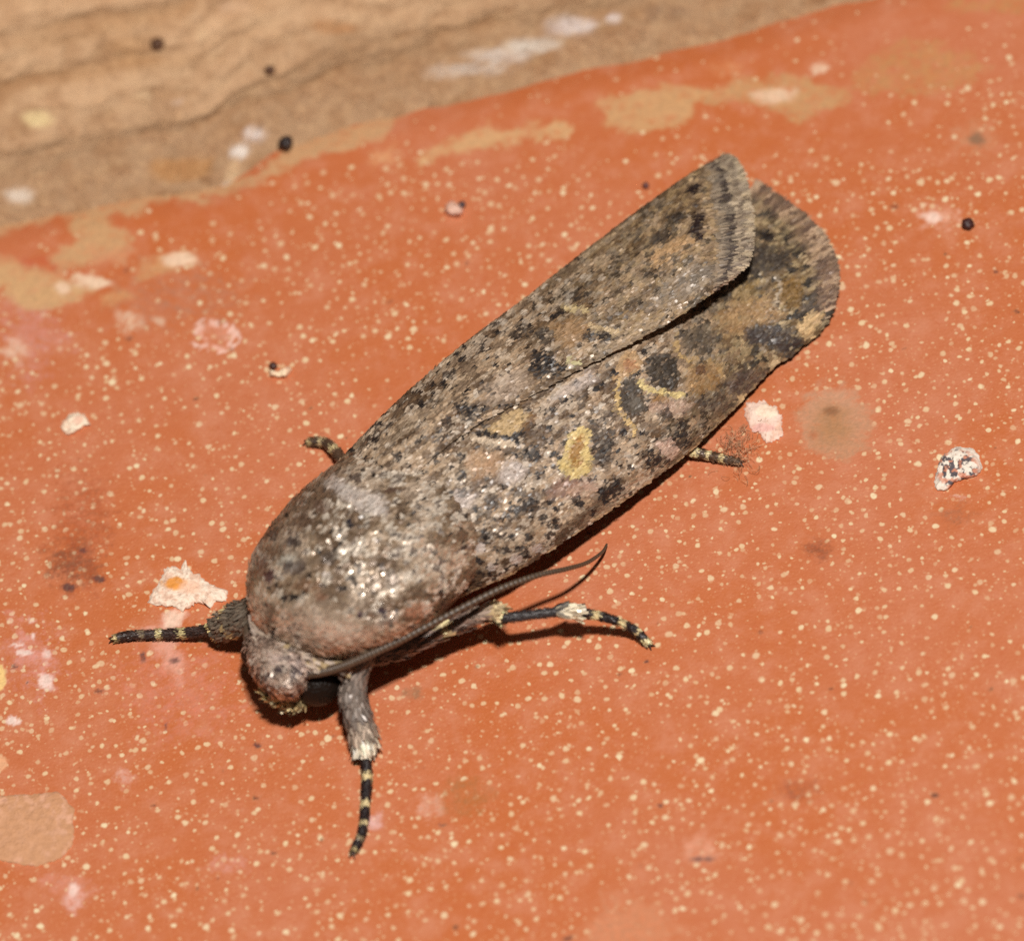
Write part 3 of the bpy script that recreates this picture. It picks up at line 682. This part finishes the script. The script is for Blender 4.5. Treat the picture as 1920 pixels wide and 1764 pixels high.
# --- body: thorax dome, head and abdomen in one mesh -------------------------
class Dome:
    """height dome over a pixel outline"""
    def __init__(s, c, H, outl, pw=2.0, n=160):
        o = np.array([tuple(e) + (0.,) * (4 - len(e)) for e in outl], float); o = np.vstack([o[-1], o, o[0], o[1]])
        x = np.linspace(1, len(o) - 2, n, endpoint=False)
        s.o = crom(o, x); s.c = np.array(c, float); s.H = H; s.pw = pw; s.n = n
    def ev(s, r, k):
        f = np.mod(k, s.n); i = np.floor(f).astype(int) % s.n; g = (f - np.floor(f))[:, None]
        o = s.o[i] * (1 - g) + s.o[(i + 1) % s.n] * g
        px = s.c + r[:, None] * (o[:, :2] - s.c)
        b_ = o[:, 3]; h = o[:, 2] + (s.H - o[:, 2]) * (np.sqrt(np.clip(1 - r ** s.pw, 0, 1)) * (1 - b_) + np.clip(1 - r ** 2.2, 0, 1) * b_)
        return P(px[:, 0], px[:, 1], h)
    def frame(s, r, k):
        e = .012
        dr = s.ev(np.minimum(r + e, .999), k) - s.ev(np.maximum(r - e, 0), k); dk = s.ev(r, k + .6) - s.ev(r, k - .6)
        n = np.cross(dr, dk); n /= np.linalg.norm(n, axis=1)[:, None] + 1e-12
        n *= np.where((n @ -Fw) < 0, -1, 1)[:, None]
        return n
    def mesh(s, zb, inward=.85):
        rr = np.sin(np.linspace(0.03, 1, 26) * np.pi / 2); R, K = np.meshgrid(rr, np.arange(s.n), indexing='ij')
        p = s.ev(R.ravel(), K.ravel().astype(float)).reshape(26, s.n, 3)
        e = p[-1]; cen = e.mean(0); rows = [p]
        for f, q2 in ((.35, .97), (.75, inward), (1, inward * .7), (1, .05)):
            q3 = cen + (e - cen) * q2; q3[:, 2] = e[:, 2] * (1 - f) + zb * f; rows.append(q3[None])
        p = np.concatenate(rows)
        m_ = p.shape[0]
        return p.reshape(-1, 3), grid_faces(m_, s.n, True), m_
    def sample(s, count):
        r = np.sqrt(rng.random(count * 3)); k = rng.random(count * 3) * s.n
        # favour the steep rim so that it is as densely covered as the top
        a = 1 / np.sqrt(np.clip(1 - r ** s.pw, .05, 1)); keep = rng.random(len(r)) < a / a.max() * 1.8
        return r[keep][:count], k[keep][:count]
TX = Dome((660, 1035), .415, [(467, 1085, .26), (471, 1135, .25), (490, 1178, .23), (540, 1213, .20), (610, 1230, .20), (690, 1221, .20), (765, 1189, .205), (835, 1133, .205, .3), (892, 1070, .19, .9), (898, 985, .25, 1),
                             (858, 905, .28, 1), (775, 858, .29, .8), (672, 852, .28, .2), (607, 890, .29), (548, 942, .27), (503, 998, .26), (478, 1040, .26)], 2.4)
HD = Dome((524, 1250), .27, [(467, 1200, .17), (473, 1245, .14), (489, 1278, .10), (513, 1301, .08), (546, 1308, .07), (568, 1292, .08), (583, 1266, .10), (592, 1240, .14), (565, 1215, .20), (520, 1196, .22), (488, 1180, .21)], 2.2)
bm = bmesh.new()
def add_grid(V, F):
    vs = [bm.verts.new(v) for v in V]
    for f in F:
        try: bm.faces.new([vs[i] for i in f])
        except ValueError: pass
def cap(V, F, m_, n):
    V = np.vstack([V, V[:n].mean(0), V[-n:].mean(0)]); a = len(V) - 2
    vs = [bm.verts.new(v) for v in V]
    for f in F: bm.faces.new([vs[i] for i in f])
    for i in range(n):
        bm.faces.new([vs[i], vs[(i + 1) % n], vs[a]]); bm.faces.new([vs[(m_ - 1) * n + (i + 1) % n], vs[(m_ - 1) * n + i], vs[a + 1]])
for dm, zb in ((TX, .09), (HD, .06)):
    V, F, m_ = dm.mesh(zb); cap(V, F, m_, dm.n)
# abdomen and the neck: tapering tube under the wings
ax = [P(np.array(560.), np.array(1240.), np.array(.15)), P(np.array(640.), np.array(1130.), np.array(.19)), P(np.array(800.), np.array(1010.), np.array(.17)), P(np.array(1000.), np.array(850.), np.array(.13)), P(np.array(1180.), np.array(720.), np.array(.10)), P(np.array(1300.), np.array(620.), np.array(.07))]
ar = [.07, .11, .13, .11, .08, .02]
xx = np.linspace(0, 5, 30); cc = crom(np.array(ax), xx); rr = np.interp(xx, range(6), ar)
ang = np.linspace(0, 2 * np.pi, 24, endpoint=False); side = np.cross([0, 0, 1.], TAIL)
V = cc[:, None] + rr[:, None, None] * (np.cos(ang)[None, :, None] * side * 1.05 + np.sin(ang)[None, :, None] * np.array([0, 0, .9]))
cap(V.reshape(-1, 3), grid_faces(30, 24, True), 30, 24)
bmesh.ops.recalc_face_normals(bm, faces=bm.faces)
me = bpy.data.meshes.new('body_shell'); bm.to_mesh(me); bm.free()
tmp = bpy.data.objects.new('body_shell', me); COL.objects.link(tmp)
rm = tmp.modifiers.new('remesh', 'REMESH'); rm.mode = 'VOXEL'; rm.voxel_size = .012; rm.use_smooth_shade = True
sm = tmp.modifiers.new('smooth', 'SMOOTH'); sm.factor = .5; sm.iterations = 3
dg = bpy.context.evaluated_depsgraph_get()
bme = bpy.data.meshes.new_from_object(tmp.evaluated_get(dg))
bpy.data.objects.remove(tmp); bme.name = 'body'; bme.materials.clear(); bme.materials.append(M_membrane)
a = bme.color_attributes.new('col', 'FLOAT_COLOR', 'POINT')
a.data.foreach_set('color', np.tile(np.append(lin((104, 82, 66)), 1).astype(np.float32), len(bme.vertices)))
body = bpy.data.objects.new('body', bme); COL.objects.link(body); body.parent = moth
body['label'] = 'stout brown furry body with pinkish front and shining back'

def paint_thorax(pp_):
    q_ = Paint(pp_); q_.col[:] = lin((156, 130, 100))
    q_.mix(.9 * sstep(.45, .62, q_.f1), (192, 168, 142)); q_.mix(.85 * sstep(.5, .36, q_.f1), (116, 90, 64)); q_.mix(.85 * sstep(.54, .62, q_.f2), (208, 192, 172)); q_.mix(.6 * sstep(.42, .34, q_.f2), (104, 82, 62)); q_.dots(.63, (84, 66, 58), .8)
    q_.cells(20, .3, 2.6, 5, DK, .9, 3)
    q_.poly([(470, 1000), (560, 920), (640, 860), (660, 900), (600, 960), (540, 1040), (500, 1080), (475, 1080)], (120, 92, 70), .55, 14)
    q_.poly(z1([(440, 1130), (640, 1080), (850, 1180), (1080, 1200), (1050, 1290), (850, 1390), (640, 1400), (480, 1260)]), (190, 164, 138), .6, 18)
    q_.poly(z1([(560, 1190), (800, 1200), (900, 1270), (700, 1330), (600, 1280)]), (210, 188, 166), .6, 12)
    q_.poly(z1([(680, 380), (720, 330), (800, 380), (930, 420), (1050, 480), (1040, 560), (900, 560), (760, 460)]), (204, 190, 180), .8, 8)
    q_.poly(z1([(390, 890), (420, 800), (500, 830), (470, 900)]), (170, 164, 150), .8, 6)
    for x, y, rx, ry, c, a in ((345, 950, 30, 46, (84, 44, 46), .9), (490, 895, 60, 46, (70, 54, 54), .7), (430, 1075, 30, 22, DK, .95), (490, 1068, 34, 20, DK, .95), (545, 1035, 22, 16, DK, .9), (480, 740, 46, 32, (66, 48, 42), .85),
                               (810, 615, 26, 16, (42, 40, 56), .9), (760, 745, 16, 16, DK, .8), (830, 955, 30, 36, DK, .85), (765, 1010, 36, 22, DK, .85), (870, 905, 18, 18, DK, .85), (1000, 875, 16, 16, DK, .7), (875, 1150, 18, 16, (70, 40, 50), .9), (1005, 1140, 26, 20, (60, 50, 66), .85),
                               (1090, 690, 18, 18, DK, .7), (690, 830, 46, 40, (92, 80, 72), .7), (560, 1005, 90, 30, (140, 98, 62), .6), (300, 890, 30, 60, (110, 70, 52), .6), (1060, 950, 46, 60, (110, 92, 78), .75), (540, 610, 60, 46, (112, 84, 62), .7), (660, 520, 50, 40, (120, 90, 72), .6), (360, 700, 30, 40, (84, 62, 50), .8),
                               (850, 340, 44, 30, (90, 68, 58), .8), (1080, 410, 70, 16, (90, 60, 48), .7), (640, 1060, 40, 22, (140, 96, 66), .7), (250, 830, 20, 60, (170, 154, 136), .6), (1200, 1130, 70, 40, (184, 140, 108), .7)):
        x_, y_ = z1([(x, y)])[0]; q_.ell(x_, y_, rx / 3.267, ry / 3.267, c, a)
    return q_.col
def dome_scales(name, dm, n, painter, L, W, pitch, jit, roll, down=.25, lay=None):
    r, k = dm.sample(n); pos = dm.ev(r, k); Nn = dm.frame(r, k)
    T = TAIL[None] - np.array([0, 0, down]) - Nn * ((TAIL - np.array([0, 0, down])) @ Nn.T)[:, None]; T /= np.linalg.norm(T, axis=1)[:, None] + 1e-9
    if lay is not None:
        T = lay[None] - Nn * (Nn @ lay)[:, None]; T /= np.linalg.norm(T, axis=1)[:, None] + 1e-9
    c = painter(proj(pos)) ** 1.1 * 1.3; c *= rng.uniform(.78, 1.22, len(c))[:, None]
    return flakes(name, pos, T, Nn, c, L, W, M_thsc, body, pitch=pitch, jit=jit, roll=roll, yaw=16, lift=.003, sat=.80)
dome_scales('thorax_scales', TX, 34000, paint_thorax, .0165, .0062, 5, 6, 13)
def paint_head(pp_):
    q_ = Paint(pp_); q_.col[:] = lin((182, 156, 136)); q_.mix(.8 * (q_.f2 > .52), (208, 188, 170)); q_.mix(.6 * (q_.f2 < .40), (134, 108, 92)); q_.dots(.6, (62, 46, 54), .9)
    q_.ell(556, 1272, 10, 9, (130, 84, 60), .8); q_.poly([(505, 1222), (560, 1232), (582, 1250), (560, 1250), (510, 1238)], (206, 182, 170), .8, 5)
    return q_.col
dome_scales('head_scales', HD, 4600, paint_head, .022, .0085, 9, 10, 18, lay=Rt * .45 - Up * .9)
# collar: a row of long pale scales where the head meets the thorax
u = rng.random(900); cl = crom(np.array([(470, 1150, .225), (480, 1188, .235), (505, 1203, .245), (545, 1222, .235), (590, 1236, .215), (640, 1246, .19)], float), u * 5)
pos = P(cl[:, 0] + rng.normal(0, 3, 900), cl[:, 1] + rng.normal(0, 5, 900), cl[:, 2] + rng.normal(.004, .006, 900))
tv = P(cl[:, 0] + 10, cl[:, 1] + 6, cl[:, 2]) - P(cl[:, 0], cl[:, 1], cl[:, 2]); tv /= np.linalg.norm(tv, axis=1)[:, None]
q_ = Paint(cl[:, :2]); q_.col[:] = lin((190, 164, 122)); q_.mix(.8 * (q_.r2() > .6), (206, 186, 172)); q_.mix(.9 * (q_.r2() > .86), (92, 70, 58)); q_.mix((.8 * (cl[:, 0] < 492)), (172, 152, 138))
flakes('collar_scales', pos, tv, np.tile(-Fw, (900, 1)), q_.col, .036, .009, M_scale, body, pitch=8, jit=9, roll=16, yaw=16)

# --- tubes: legs, antennae, palps --------------------------------------------
def tube(ctrl, rad, n, m=14, ring=None):
    """ctrl [(px,py,h)], rad per control -> verts, faces, s (0..k-1) per ring"""
    c = np.array(ctrl, float); W = P(c[:, 0], c[:, 1], c[:, 2]); s = np.linspace(0, len(c) - 1, n)
    cc = crom(W, s); r = np.interp(s, np.arange(len(c)), rad)
    if ring is not None: r = r * ring(s)
    T = np.gradient(cc, axis=0); T /= np.linalg.norm(T, axis=1)[:, None]
    A = np.cross(T, [0, 0, 1.]); A /= np.linalg.norm(A, axis=1)[:, None]; B = np.cross(A, T)
    an = np.linspace(0, 2 * np.pi, m, endpoint=False)
    V = cc[:, None] + r[:, None, None] * (np.cos(an)[None, :, None] * A[:, None] + np.sin(an)[None, :, None] * B[:, None])
    V[:, :, 2] = np.maximum(V[:, :, 2], .0015)
    F = grid_faces(n, m, True)
    ends = np.array([[j, (j + 1) % m, 0, 0] for j in range(0)]).reshape(-1, 4).astype(int)
    return V.reshape(-1, 3), F, s, cc, r, T, A, B
BLK = (40, 30, 30); BRN = (66, 46, 36); CR = (214, 192, 142)
def bands(s, segs, base=BLK):
    """colour along the limb: segs [(s0, s1, colour)]"""
    c = np.empty((len(s), 3)); c[:] = lin(base)
    for a0, a1, k in segs:
        f = sstep(a0 - .03, a0 + .03, s) * sstep(a1 + .03, a1 - .03, s)
        c = c * (1 - f[:, None]) + lin(k) * f[:, None]
    return c
def build_leg(ctrl, rad, segs, tufts, label, base=BLK, nfl=1500, fl=.02):
    n = 26 * len(ctrl); m = 14
    # tarsal joints: slight waists along the thin end
    V, F, s, cc, r, T, A, B = tube(ctrl, rad, n, m)
    c = bands(s, segs, base)
    o = mesh_np('leg', V, F, M_leg, moth, cols=np.repeat(c, m, 0)); o['label'] = label
    # adpressed scales and bristles
    i = rng.integers(0, n - 2, nfl); an = rng.random(nfl) * 2 * np.pi
    Nn = np.cos(an)[:, None] * A[i] + np.sin(an)[:, None] * B[i]; pos = cc[i] + Nn * r[i][:, None]; pos[:, 2] = np.maximum(pos[:, 2], .002)
    jt = np.clip(i + rng.normal(0, 1.6, nfl).astype(int), 0, n - 1)
    cf = c[jt] * np.exp(rng.normal(0, .32, nfl))[:, None]
    sr = s[i]; Lf = np.where(r[i] < .0135, .0085, fl * .7); pit = 10
    for a0, a1, mul in tufts: Lf = np.where((sr >= a0) & (sr <= a1), fl * mul, Lf)
    flakes('leg_scales', pos, T[i], Nn, cf, Lf, np.minimum(Lf * .3, .0075), M_scale, o, pitch=8, jit=7, roll=14, yaw=12)
    # claws at the foot
    for sd in (-1, 1):
        e = cc[-1]; t_ = T[-1]; a_ = A[-1] * sd
        q0 = np.array([e, e + t_ * .008 + a_ * .004, e + t_ * .015 + a_ * .008 - np.array([0, 0, .004])]); q0[:, 2] = np.maximum(q0[:, 2], .003)
        rr = np.array([.0035, .0025, .0006]); an2 = np.linspace(0, 2 * np.pi, 6, endpoint=False)
        Vc = q0[:, None] + rr[:, None, None] * (np.cos(an2)[None, :, None] * A[-1] + np.sin(an2)[None, :, None] * B[-1])
        mesh_np('claw', Vc.reshape(-1, 3), grid_faces(3, 6, True), M_leg, o, cols=np.tile(lin(BRN), (18, 1)))
    return o
G1 = (122, 108, 98)
build_leg([(690, 1222, .20), (668, 1262, .16), (662, 1300, .125), (672, 1345, .085), (682, 1380, .05), (683, 1402, .036), (688, 1452, .02), (685, 1508, .015), (680, 1555, .013), (663, 1597, .011)],
          [.022, .026, .030, .031, .022, .0125, .0115, .0105, .0098, .0085],
          [(-1, 3.5, G1), (3.1, 3.6, (168, 150, 132)), (3.55, 4.6, (222, 206, 180)), (5.9, 6.18, CR), (6.88, 7.1, CR), (7.65, 7.82, CR), (8.3, 8.4, (150, 130, 96)), (8.8, 9, (170, 150, 104))], [(0, 3.2, 1.1), (3.2, 4.6, 1.9)], 'front leg with thick grey tibia and black and cream banded foot', nfl=2600)
build_leg([(690, 1236, .14), (770, 1207, .135), (850, 1172, .13), (916, 1149, .145), (945, 1158, .15), (1000, 1152, .145), (1060, 1146, .13), (1105, 1151, .11), (1150, 1162, .08), (1190, 1181, .04), (1217, 1207, .012)],
          [.021, .021, .020, .0165, .0115, .011, .0115, .0105, .0098, .009, .0082],
          [(-1, 2.5, (112, 90, 78)), (1.5, 1.75, CR), (2.3, 2.8, (150, 128, 112)), (2.75, 3.5, (206, 180, 136)), (3.5, 5.7, (58, 52, 52)), (5.7, 6.3, (216, 200, 170)), (7.0, 7.35, CR), (8.15, 8.45, CR), (8.95, 9.15, CR), (9.55, 9.95, (218, 200, 150))], [(2.6, 3.4, 1.7), (5.6, 6.3, 1.5), (0, 2.5, 1.2)], 'middle leg with a shining dark shin stretched along the tile', nfl=2400)
build_leg([(505, 1130, .20), (470, 1152, .15), (445, 1163, .115), (420, 1174, .075), (403, 1179, .058), (375, 1183, .042), (345, 1187, .028), (300, 1189, .015), (250, 1191, .012), (214, 1197, .010)],
          [.034, .040, .040, .030, .0125, .0122, .0125, .0122, .0112, .0095],
          [(-1, 3.6, (104, 92, 78)), (1.9, 2.1, (170, 150, 104)), (3.2, 4.05, (196, 174, 116)), (5.8, 6.15, (206, 188, 132)), (6.85, 7.12, (196, 178, 126)), (7.55, 7.7, (128, 110, 84)), (8.7, 9, (172, 150, 100))], [(0, 3.6, 1.05)], 'front leg with a dark scaly tuft and a brown foot ringed with cream', base=(58, 40, 34), nfl=2600)
build_leg([(675, 900, .10), (645, 868, .05), (630, 847, .034), (608, 830, .02), (578, 829, .011)], [.013, .0125, .0125, .012, .0095],
          [(1.9, 2.25, (190, 170, 124)), (2.9, 3.2, (180, 158, 116)), (3.7, 4, (160, 136, 92))], [], 'short curved brown foot poking out behind the thorax', base=(84, 62, 46), nfl=900)
build_leg([(1255, 830, .06), (1290, 845, .035), (1320, 852, .022), (1350, 859, .016), (1385, 866, .011)], [.012, .011, .0105, .010, .008],
          [(1, 1.5, CR), (2, 2.3, CR), (2.9, 3.2, (196, 172, 122))], [], 'pale hind foot sticking out from under the wing edge', base=(92, 70, 52), nfl=900)

# antennae: many short ringed joints
def build_antenna(ctrl, rad, joints, label):
    n = joints * 6; m = 14; k = len(ctrl) - 1
    V, F, s, cc, r, T, A, B = tube(ctrl, rad, n, m, ring=lambda s: .80 + .26 * np.abs(np.sin(s / k * joints * np.pi)) ** .6)
    c = np.empty((n, 3)); c[:] = lin((86, 70, 56)); j = np.abs(np.sin(s / k * joints * np.pi)); c = c * (.45 + .75 * j)[:, None]
    o = mesh_np('antenna', V, F, M_ant, moth, cols=np.repeat(c, m, 0)); o['label'] = label
    return o
build_antenna([(566, 1264, .205), (600, 1260, .22), (640, 1249, .24), (690, 1228, .255), (762, 1194, .25), (850, 1148, .24), (940, 1103, .235), (1010, 1078, .21), (1060, 1067, .17), (1100, 1055, .10), (1128, 1036, .04), (1138, 1020, .012)],
              [.0105, .0112, .0110, .0102, .0090, .0084, .0078, .0070, .006, .005, .004, .0025], 96, 'long ringed grey-brown antenna swept back along the wing edge')
build_antenna([(486, 1235, .19), (472, 1215, .19), (466, 1180, .16), (480, 1120, .10), (530, 1030, .06), (600, 930, .04)], [.0125, .0135, .0125, .011, .009, .006], 60, 'second antenna tucked down behind the head')
# eyes
def ball(name, px, py, h, r, mat, parent, col, sq=(1, 1, 1), nz=0, seed=0):
    th = np.linspace(0, np.pi, 18)[1:-1]; ph = np.linspace(0, 2 * np.pi, 26, endpoint=False)
    A, B = np.meshgrid(th, ph, indexing='ij'); d = np.stack([np.sin(A) * np.cos(B), np.sin(A) * np.sin(B), np.cos(A)], -1)
    rr = 1 + nz * (fbm(d[..., 0] * 2.2 + 5 + seed, d[..., 1] * 2.2 + d[..., 2] * 1.7 + 5, 80 + seed, 3) - .5)
    V = (d * rr[..., None] * np.array(sq) * r).reshape(-1, 3)
    V = np.vstack([V, [0, 0, r * sq[2] * rr[0].mean()], [0, 0, -r * sq[2] * rr[-1].mean()]])
    c = P(np.array(float(px)), np.array(float(py)), np.array(float(h)))
    F = [tuple(f) for f in grid_faces(16, 26, True)]
    a = len(V) - 2; F += [(j, (j + 1) % 26, a) for j in range(26)]; F += [(15 * 26 + (j + 1) % 26, 15 * 26 + j, a + 1) for j in range(26)]
    me = bpy.data.meshes.new(name); me.from_pydata([tuple(v) for v in V], [], F); me.update()
    for p_ in me.polygons: p_.use_smooth = True
    ca = me.color_attributes.new('col', 'FLOAT_COLOR', 'POINT'); ca.data.foreach_set('color', np.tile(np.append(lin(col), 1).astype(np.float32), len(V)))
    me.materials.append(mat)
    o = bpy.data.objects.new(name, me); COL.objects.link(o); o.location = Vector(c); o.parent = parent
    return o
ball('eye', 596, 1282, .13, .058, M_eye, moth, (50, 36, 26), (1, .9, 1))
ball('eye', 490, 1222, .13, .05, M_eye, moth, (50, 36, 26))
# palps: short upturned scaly feelers in front of the head
for ctrl in ([(545, 1290, .12), (530, 1306, .125), (515, 1304, .13), (498, 1290, .135)], [(570, 1300, .10), (560, 1312, .10), (545, 1318, .105), (530, 1314, .11)]):
    V, F, s, cc, r, T, A, B = tube(ctrl, [.012, .014, .012, .007], 40, 12)
    o = mesh_np('palp', V, F, M_leg, moth, cols=np.tile(lin((120, 96, 62)), (len(V), 1)))
    i = rng.integers(0, 38, 260); an = rng.random(260) * 2 * np.pi; Nn = np.cos(an)[:, None] * A[i] + np.sin(an)[:, None] * B[i]
    cf = lin((206, 182, 130))[None] * rng.uniform(.35, 1.3, 260)[:, None]
    flakes('palp_scales', cc[i] + Nn * r[i][:, None], T[i], Nn, cf, .022, .009, M_scale, o, pitch=18, jit=12, roll=18, yaw=18)

# ------------------------------------------------------------------ small things lying on the tile
def crust(name, poly, hgt, paint, label, cat, group=None, rag=5, n=120, seed=0, rings=22):
    """thin lumpy crust over a pixel outline, its rim feathering out on the tile"""
    pl = np.array(poly, float); c = pl.mean(0)
    e = np.vstack([pl, pl[:1]]); L = np.r_[0, np.cumsum(np.hypot(*np.diff(e, axis=0).T))]
    s = np.linspace(0, L[-1], n, endpoint=False); o = np.stack([np.interp(s, L, e[:, 0]), np.interp(s, L, e[:, 1])], -1)
    dirn = (o - c) / np.hypot(*(o - c).T)[:, None]
    o = o + dirn * ((fbm(o[:, 0] / 11, o[:, 1] / 11, 90 + seed, 4) - .5) * rag * 3 + (fbm(o[:, 0] / 4, o[:, 1] / 4, 92 + seed, 2) - .5) * rag * 1.6)[:, None]
    rr = np.linspace(0, 1, rings) ** .7
    px = c + rr[:, None, None] * (o - c)[None]; p2 = px.reshape(-1, 2)
    lump = fbm(p2[:, 0] / 14, p2[:, 1] / 14, 95 + seed, 4)
    R = np.repeat(rr, n)
    h = .002 + hgt * np.clip((1 - R ** 6), 0, 1) * (.45 + 1.1 * lump); h[R >= 1] = -.003
    V = P(p2[:, 0], p2[:, 1], h)
    ob = mesh_np(name, V, grid_faces(rings, n, True), M_crust, None, cols=paint(p2))
    return tag(ob, label, cat, group)
def p_white(base, spots):
    def f(p):
        c = np.empty((len(p), 3)); c[:] = lin(base)
        nz = fbm(p[:, 0] / 10, p[:, 1] / 10, 97, 4)
        a = (.6 * sstep(.48, .68, nz))[:, None]; c = c * (1 - a) + lin((222, 170, 142)) * a; n9 = fbm(p[:, 0] / 5, p[:, 1] / 5, 98, 3); a = (.5 * sstep(.6, .75, n9))[:, None]; c = c * (1 - a) + lin((176, 128, 104)) * a
        for x, y, rx, ry, k, am in spots:
            d = np.hypot((p[:, 0] - x) / rx, (p[:, 1] - y) / ry) + (nz - .5) * .9
            a = (am * sstep(1.15, .7, d))[:, None]; c = c * (1 - a) + lin(k) * a
        return c
    return f
crust('lime_splash', [(275, 1130), (285, 1108), (302, 1090), (306, 1065), (318, 1058), (338, 1064), (348, 1046), (356, 1070), (378, 1078), (392, 1092), (408, 1098), (426, 1108), (424, 1126), (402, 1130), (398, 1144), (388, 1130), (366, 1136), (345, 1144), (318, 1140), (296, 1138)],
      .010, p_white((244, 222, 200), [(328, 1094, 24, 13, (226, 146, 58), .95), (355, 1100, 24, 14, (238, 190, 160), .7)]), 'white lime splash with an orange stain beside the front leg', 'lime splash', rag=5)
crust('lime_fleck', [(112, 800), (124, 782), (146, 772), (160, 776), (172, 796), (156, 798), (144, 808), (130, 818), (118, 812)], .010, p_white((246, 226, 200), [(146, 788, 10, 9, (236, 190, 166), .7)]), 'small cream-white fleck alone on the orange tile', 'lime fleck', rag=3, seed=3)
crust('lime_fleck', [(1396, 756), (1420, 752), (1436, 752), (1455, 764), (1468, 782), (1464, 800), (1466, 818), (1455, 830), (1436, 832), (1424, 818), (1408, 808), (1398, 786)], .008, p_white((240, 208, 190), [(1430, 802, 26, 8, (228, 170, 160), .7), (1440, 770, 22, 12, (248, 222, 196), .8)]), 'pinkish white fleck touching the wing edge beside a brown smudge', 'lime fleck', rag=5, seed=5)
def p_drop(p):
    c = np.empty((len(p), 3)); c[:] = lin((238, 224, 208)); nz = fbm(p[:, 0] / 7, p[:, 1] / 7, 103, 3); n2_ = fbm(p[:, 0] / 9, p[:, 1] / 6, 107, 3)
    r = np.hypot((p[:, 0] - 1795) / 46, (p[:, 1] - 880) / 44)
    a = (.95 * sstep(.46, .56, nz) * sstep(1.02, .7, r))[:, None]; c = c * (1 - a) + lin((74, 66, 74)) * a
    a = (.8 * sstep(.54, .64, n2_) * sstep(1.0, .75, r))[:, None]; return c * (1 - a) + lin((216, 142, 112)) * a
crust('bird_dropping', [(1756, 920), (1750, 905), (1757, 880), (1765, 858), (1784, 842), (1806, 838), (1824, 842), (1838, 858), (1842, 876), (1832, 892), (1812, 898), (1790, 904), (1776, 918)], .014, p_drop, 'black and white mottled dropping on the orange tile', 'dropping', rag=3, seed=8, n=110, rings=34)
crust('mortar_spot', [(-60, 1500), (0, 1490), (60, 1486), (108, 1482), (128, 1500), (140, 1515), (138, 1545), (142, 1568), (130, 1595), (108, 1612), (70, 1626), (40, 1622), (-10, 1612), (-60, 1600)], .005, p_white((196, 142, 104), [(40, 1560, 90, 70, (198, 146, 108), .75)]), 'round beige mortar spot lying flat on the orange tile', 'mortar spot', rag=2, seed=11)
crust('pale_chip', [(836, 386), (846, 376), (862, 382), (870, 396), (866, 404), (848, 406), (832, 396)], .02, p_white((234, 192, 172), []), 'tiny pale pink chip near the wing', 'chip', rag=2, seed=13)
crust('lime_fleck', [(503, 692), (512, 700), (522, 696), (540, 686), (548, 692), (540, 706), (520, 708), (506, 704)], .014, p_white((242, 214, 180), []), 'crescent-shaped white fleck beside a dark crumb', 'lime fleck', rag=2, seed=14)
def seed(px, py, r, label, col=(40, 26, 24), h=None, name='dark_grain_or_shadow', cat='grain', sq=(1, 1, .85), sd=0, group=None):
    o = ball(name, px, py, r * .7 if h is None else h, r, M_seed, None, col, sq, .5, sd)
    return tag(o, label, cat, group)
seed(536, 268, .0185, 'round black-brown grain on the beige mortar film at the tile edge', sd=1)
seed(1815, 420, .0155, 'round dark brown grain beside a pale scuff on the tile', (58, 26, 24), sd=2)
seed(1211, 348, .009, 'small dull purple-brown grain near the wing tip', (96, 52, 48), sd=3)
seed(512, 686, .010, 'dark crumb inside the crescent-shaped white fleck', (66, 34, 26), sd=4)
seed(866, 384, .009, 'dark ball standing for the shadow at the rim of the pink chip', (56, 34, 40), sd=5)  # dark ball put in as the pale chip's shadow
for x, y, r, l in ((295, 84, .018, 'dark grain in the mortar, farther from the tile edge than the other'), (506, 133, .014, 'dark grain in the mortar, nearer the tile edge')):
    p0 = P(np.array(float(x)), np.array(float(y)), np.array(.05)); dd = p0[1] - edgeY(p0[0])
    i = np.argmin((mp[:, 0] - x) ** 2 + (mp[:, 1] - y) ** 2)
    seed(x, y, r, l, (84, 52, 30), h=gz[i] + r * .3, sd=int(x))

# lint: brown fluff caught at the hind foot
k = 170; Vs = []; Fs = []; Cs = []
for i in range(k):
    x0 = rng.normal(1378, 17); y0 = rng.normal(845, 20); a_ = rng.normal(-.6, 1.2); ln = rng.uniform(8, 30); b_ = rng.normal(0, 1.6)
    u = np.linspace(0, 1, 6); an = a_ + b_ * u
    xx = x0 + np.cumsum(np.cos(an)) * ln / 6; yy = y0 + np.cumsum(np.sin(an)) * ln / 6; hh = np.clip(.004 + .02 * rng.random() * np.sin(u * np.pi) + rng.random() * .008, .002, 1)
    c = P(xx, yy, hh); r = .0005
    T = np.gradient(c, axis=0); T /= np.linalg.norm(T, axis=1)[:, None]; A = np.cross(T, [0, 0, 1.]); A /= np.linalg.norm(A, axis=1)[:, None] + 1e-9; B = np.cross(A, T)
    an2 = np.array([0, 2.09, 4.19])
    V = c[:, None] + r * (np.cos(an2)[None, :, None] * A[:, None] + np.sin(an2)[None, :, None] * B[:, None])
    Fs.append(grid_faces(6, 3, True) + len(Vs) * 18); Vs.append(V.reshape(-1, 3)); Cs.append(np.tile(lin((206, 160, 124)) * rng.uniform(.5, 1.3), (18, 1)))
o = mesh_np('lint', np.vstack(Vs), np.vstack(Fs), M_hair, None, cols=np.vstack(Cs))
tag(o, 'wisp of brown lint caught beside the pale hind foot', 'lint', kind='stuff')
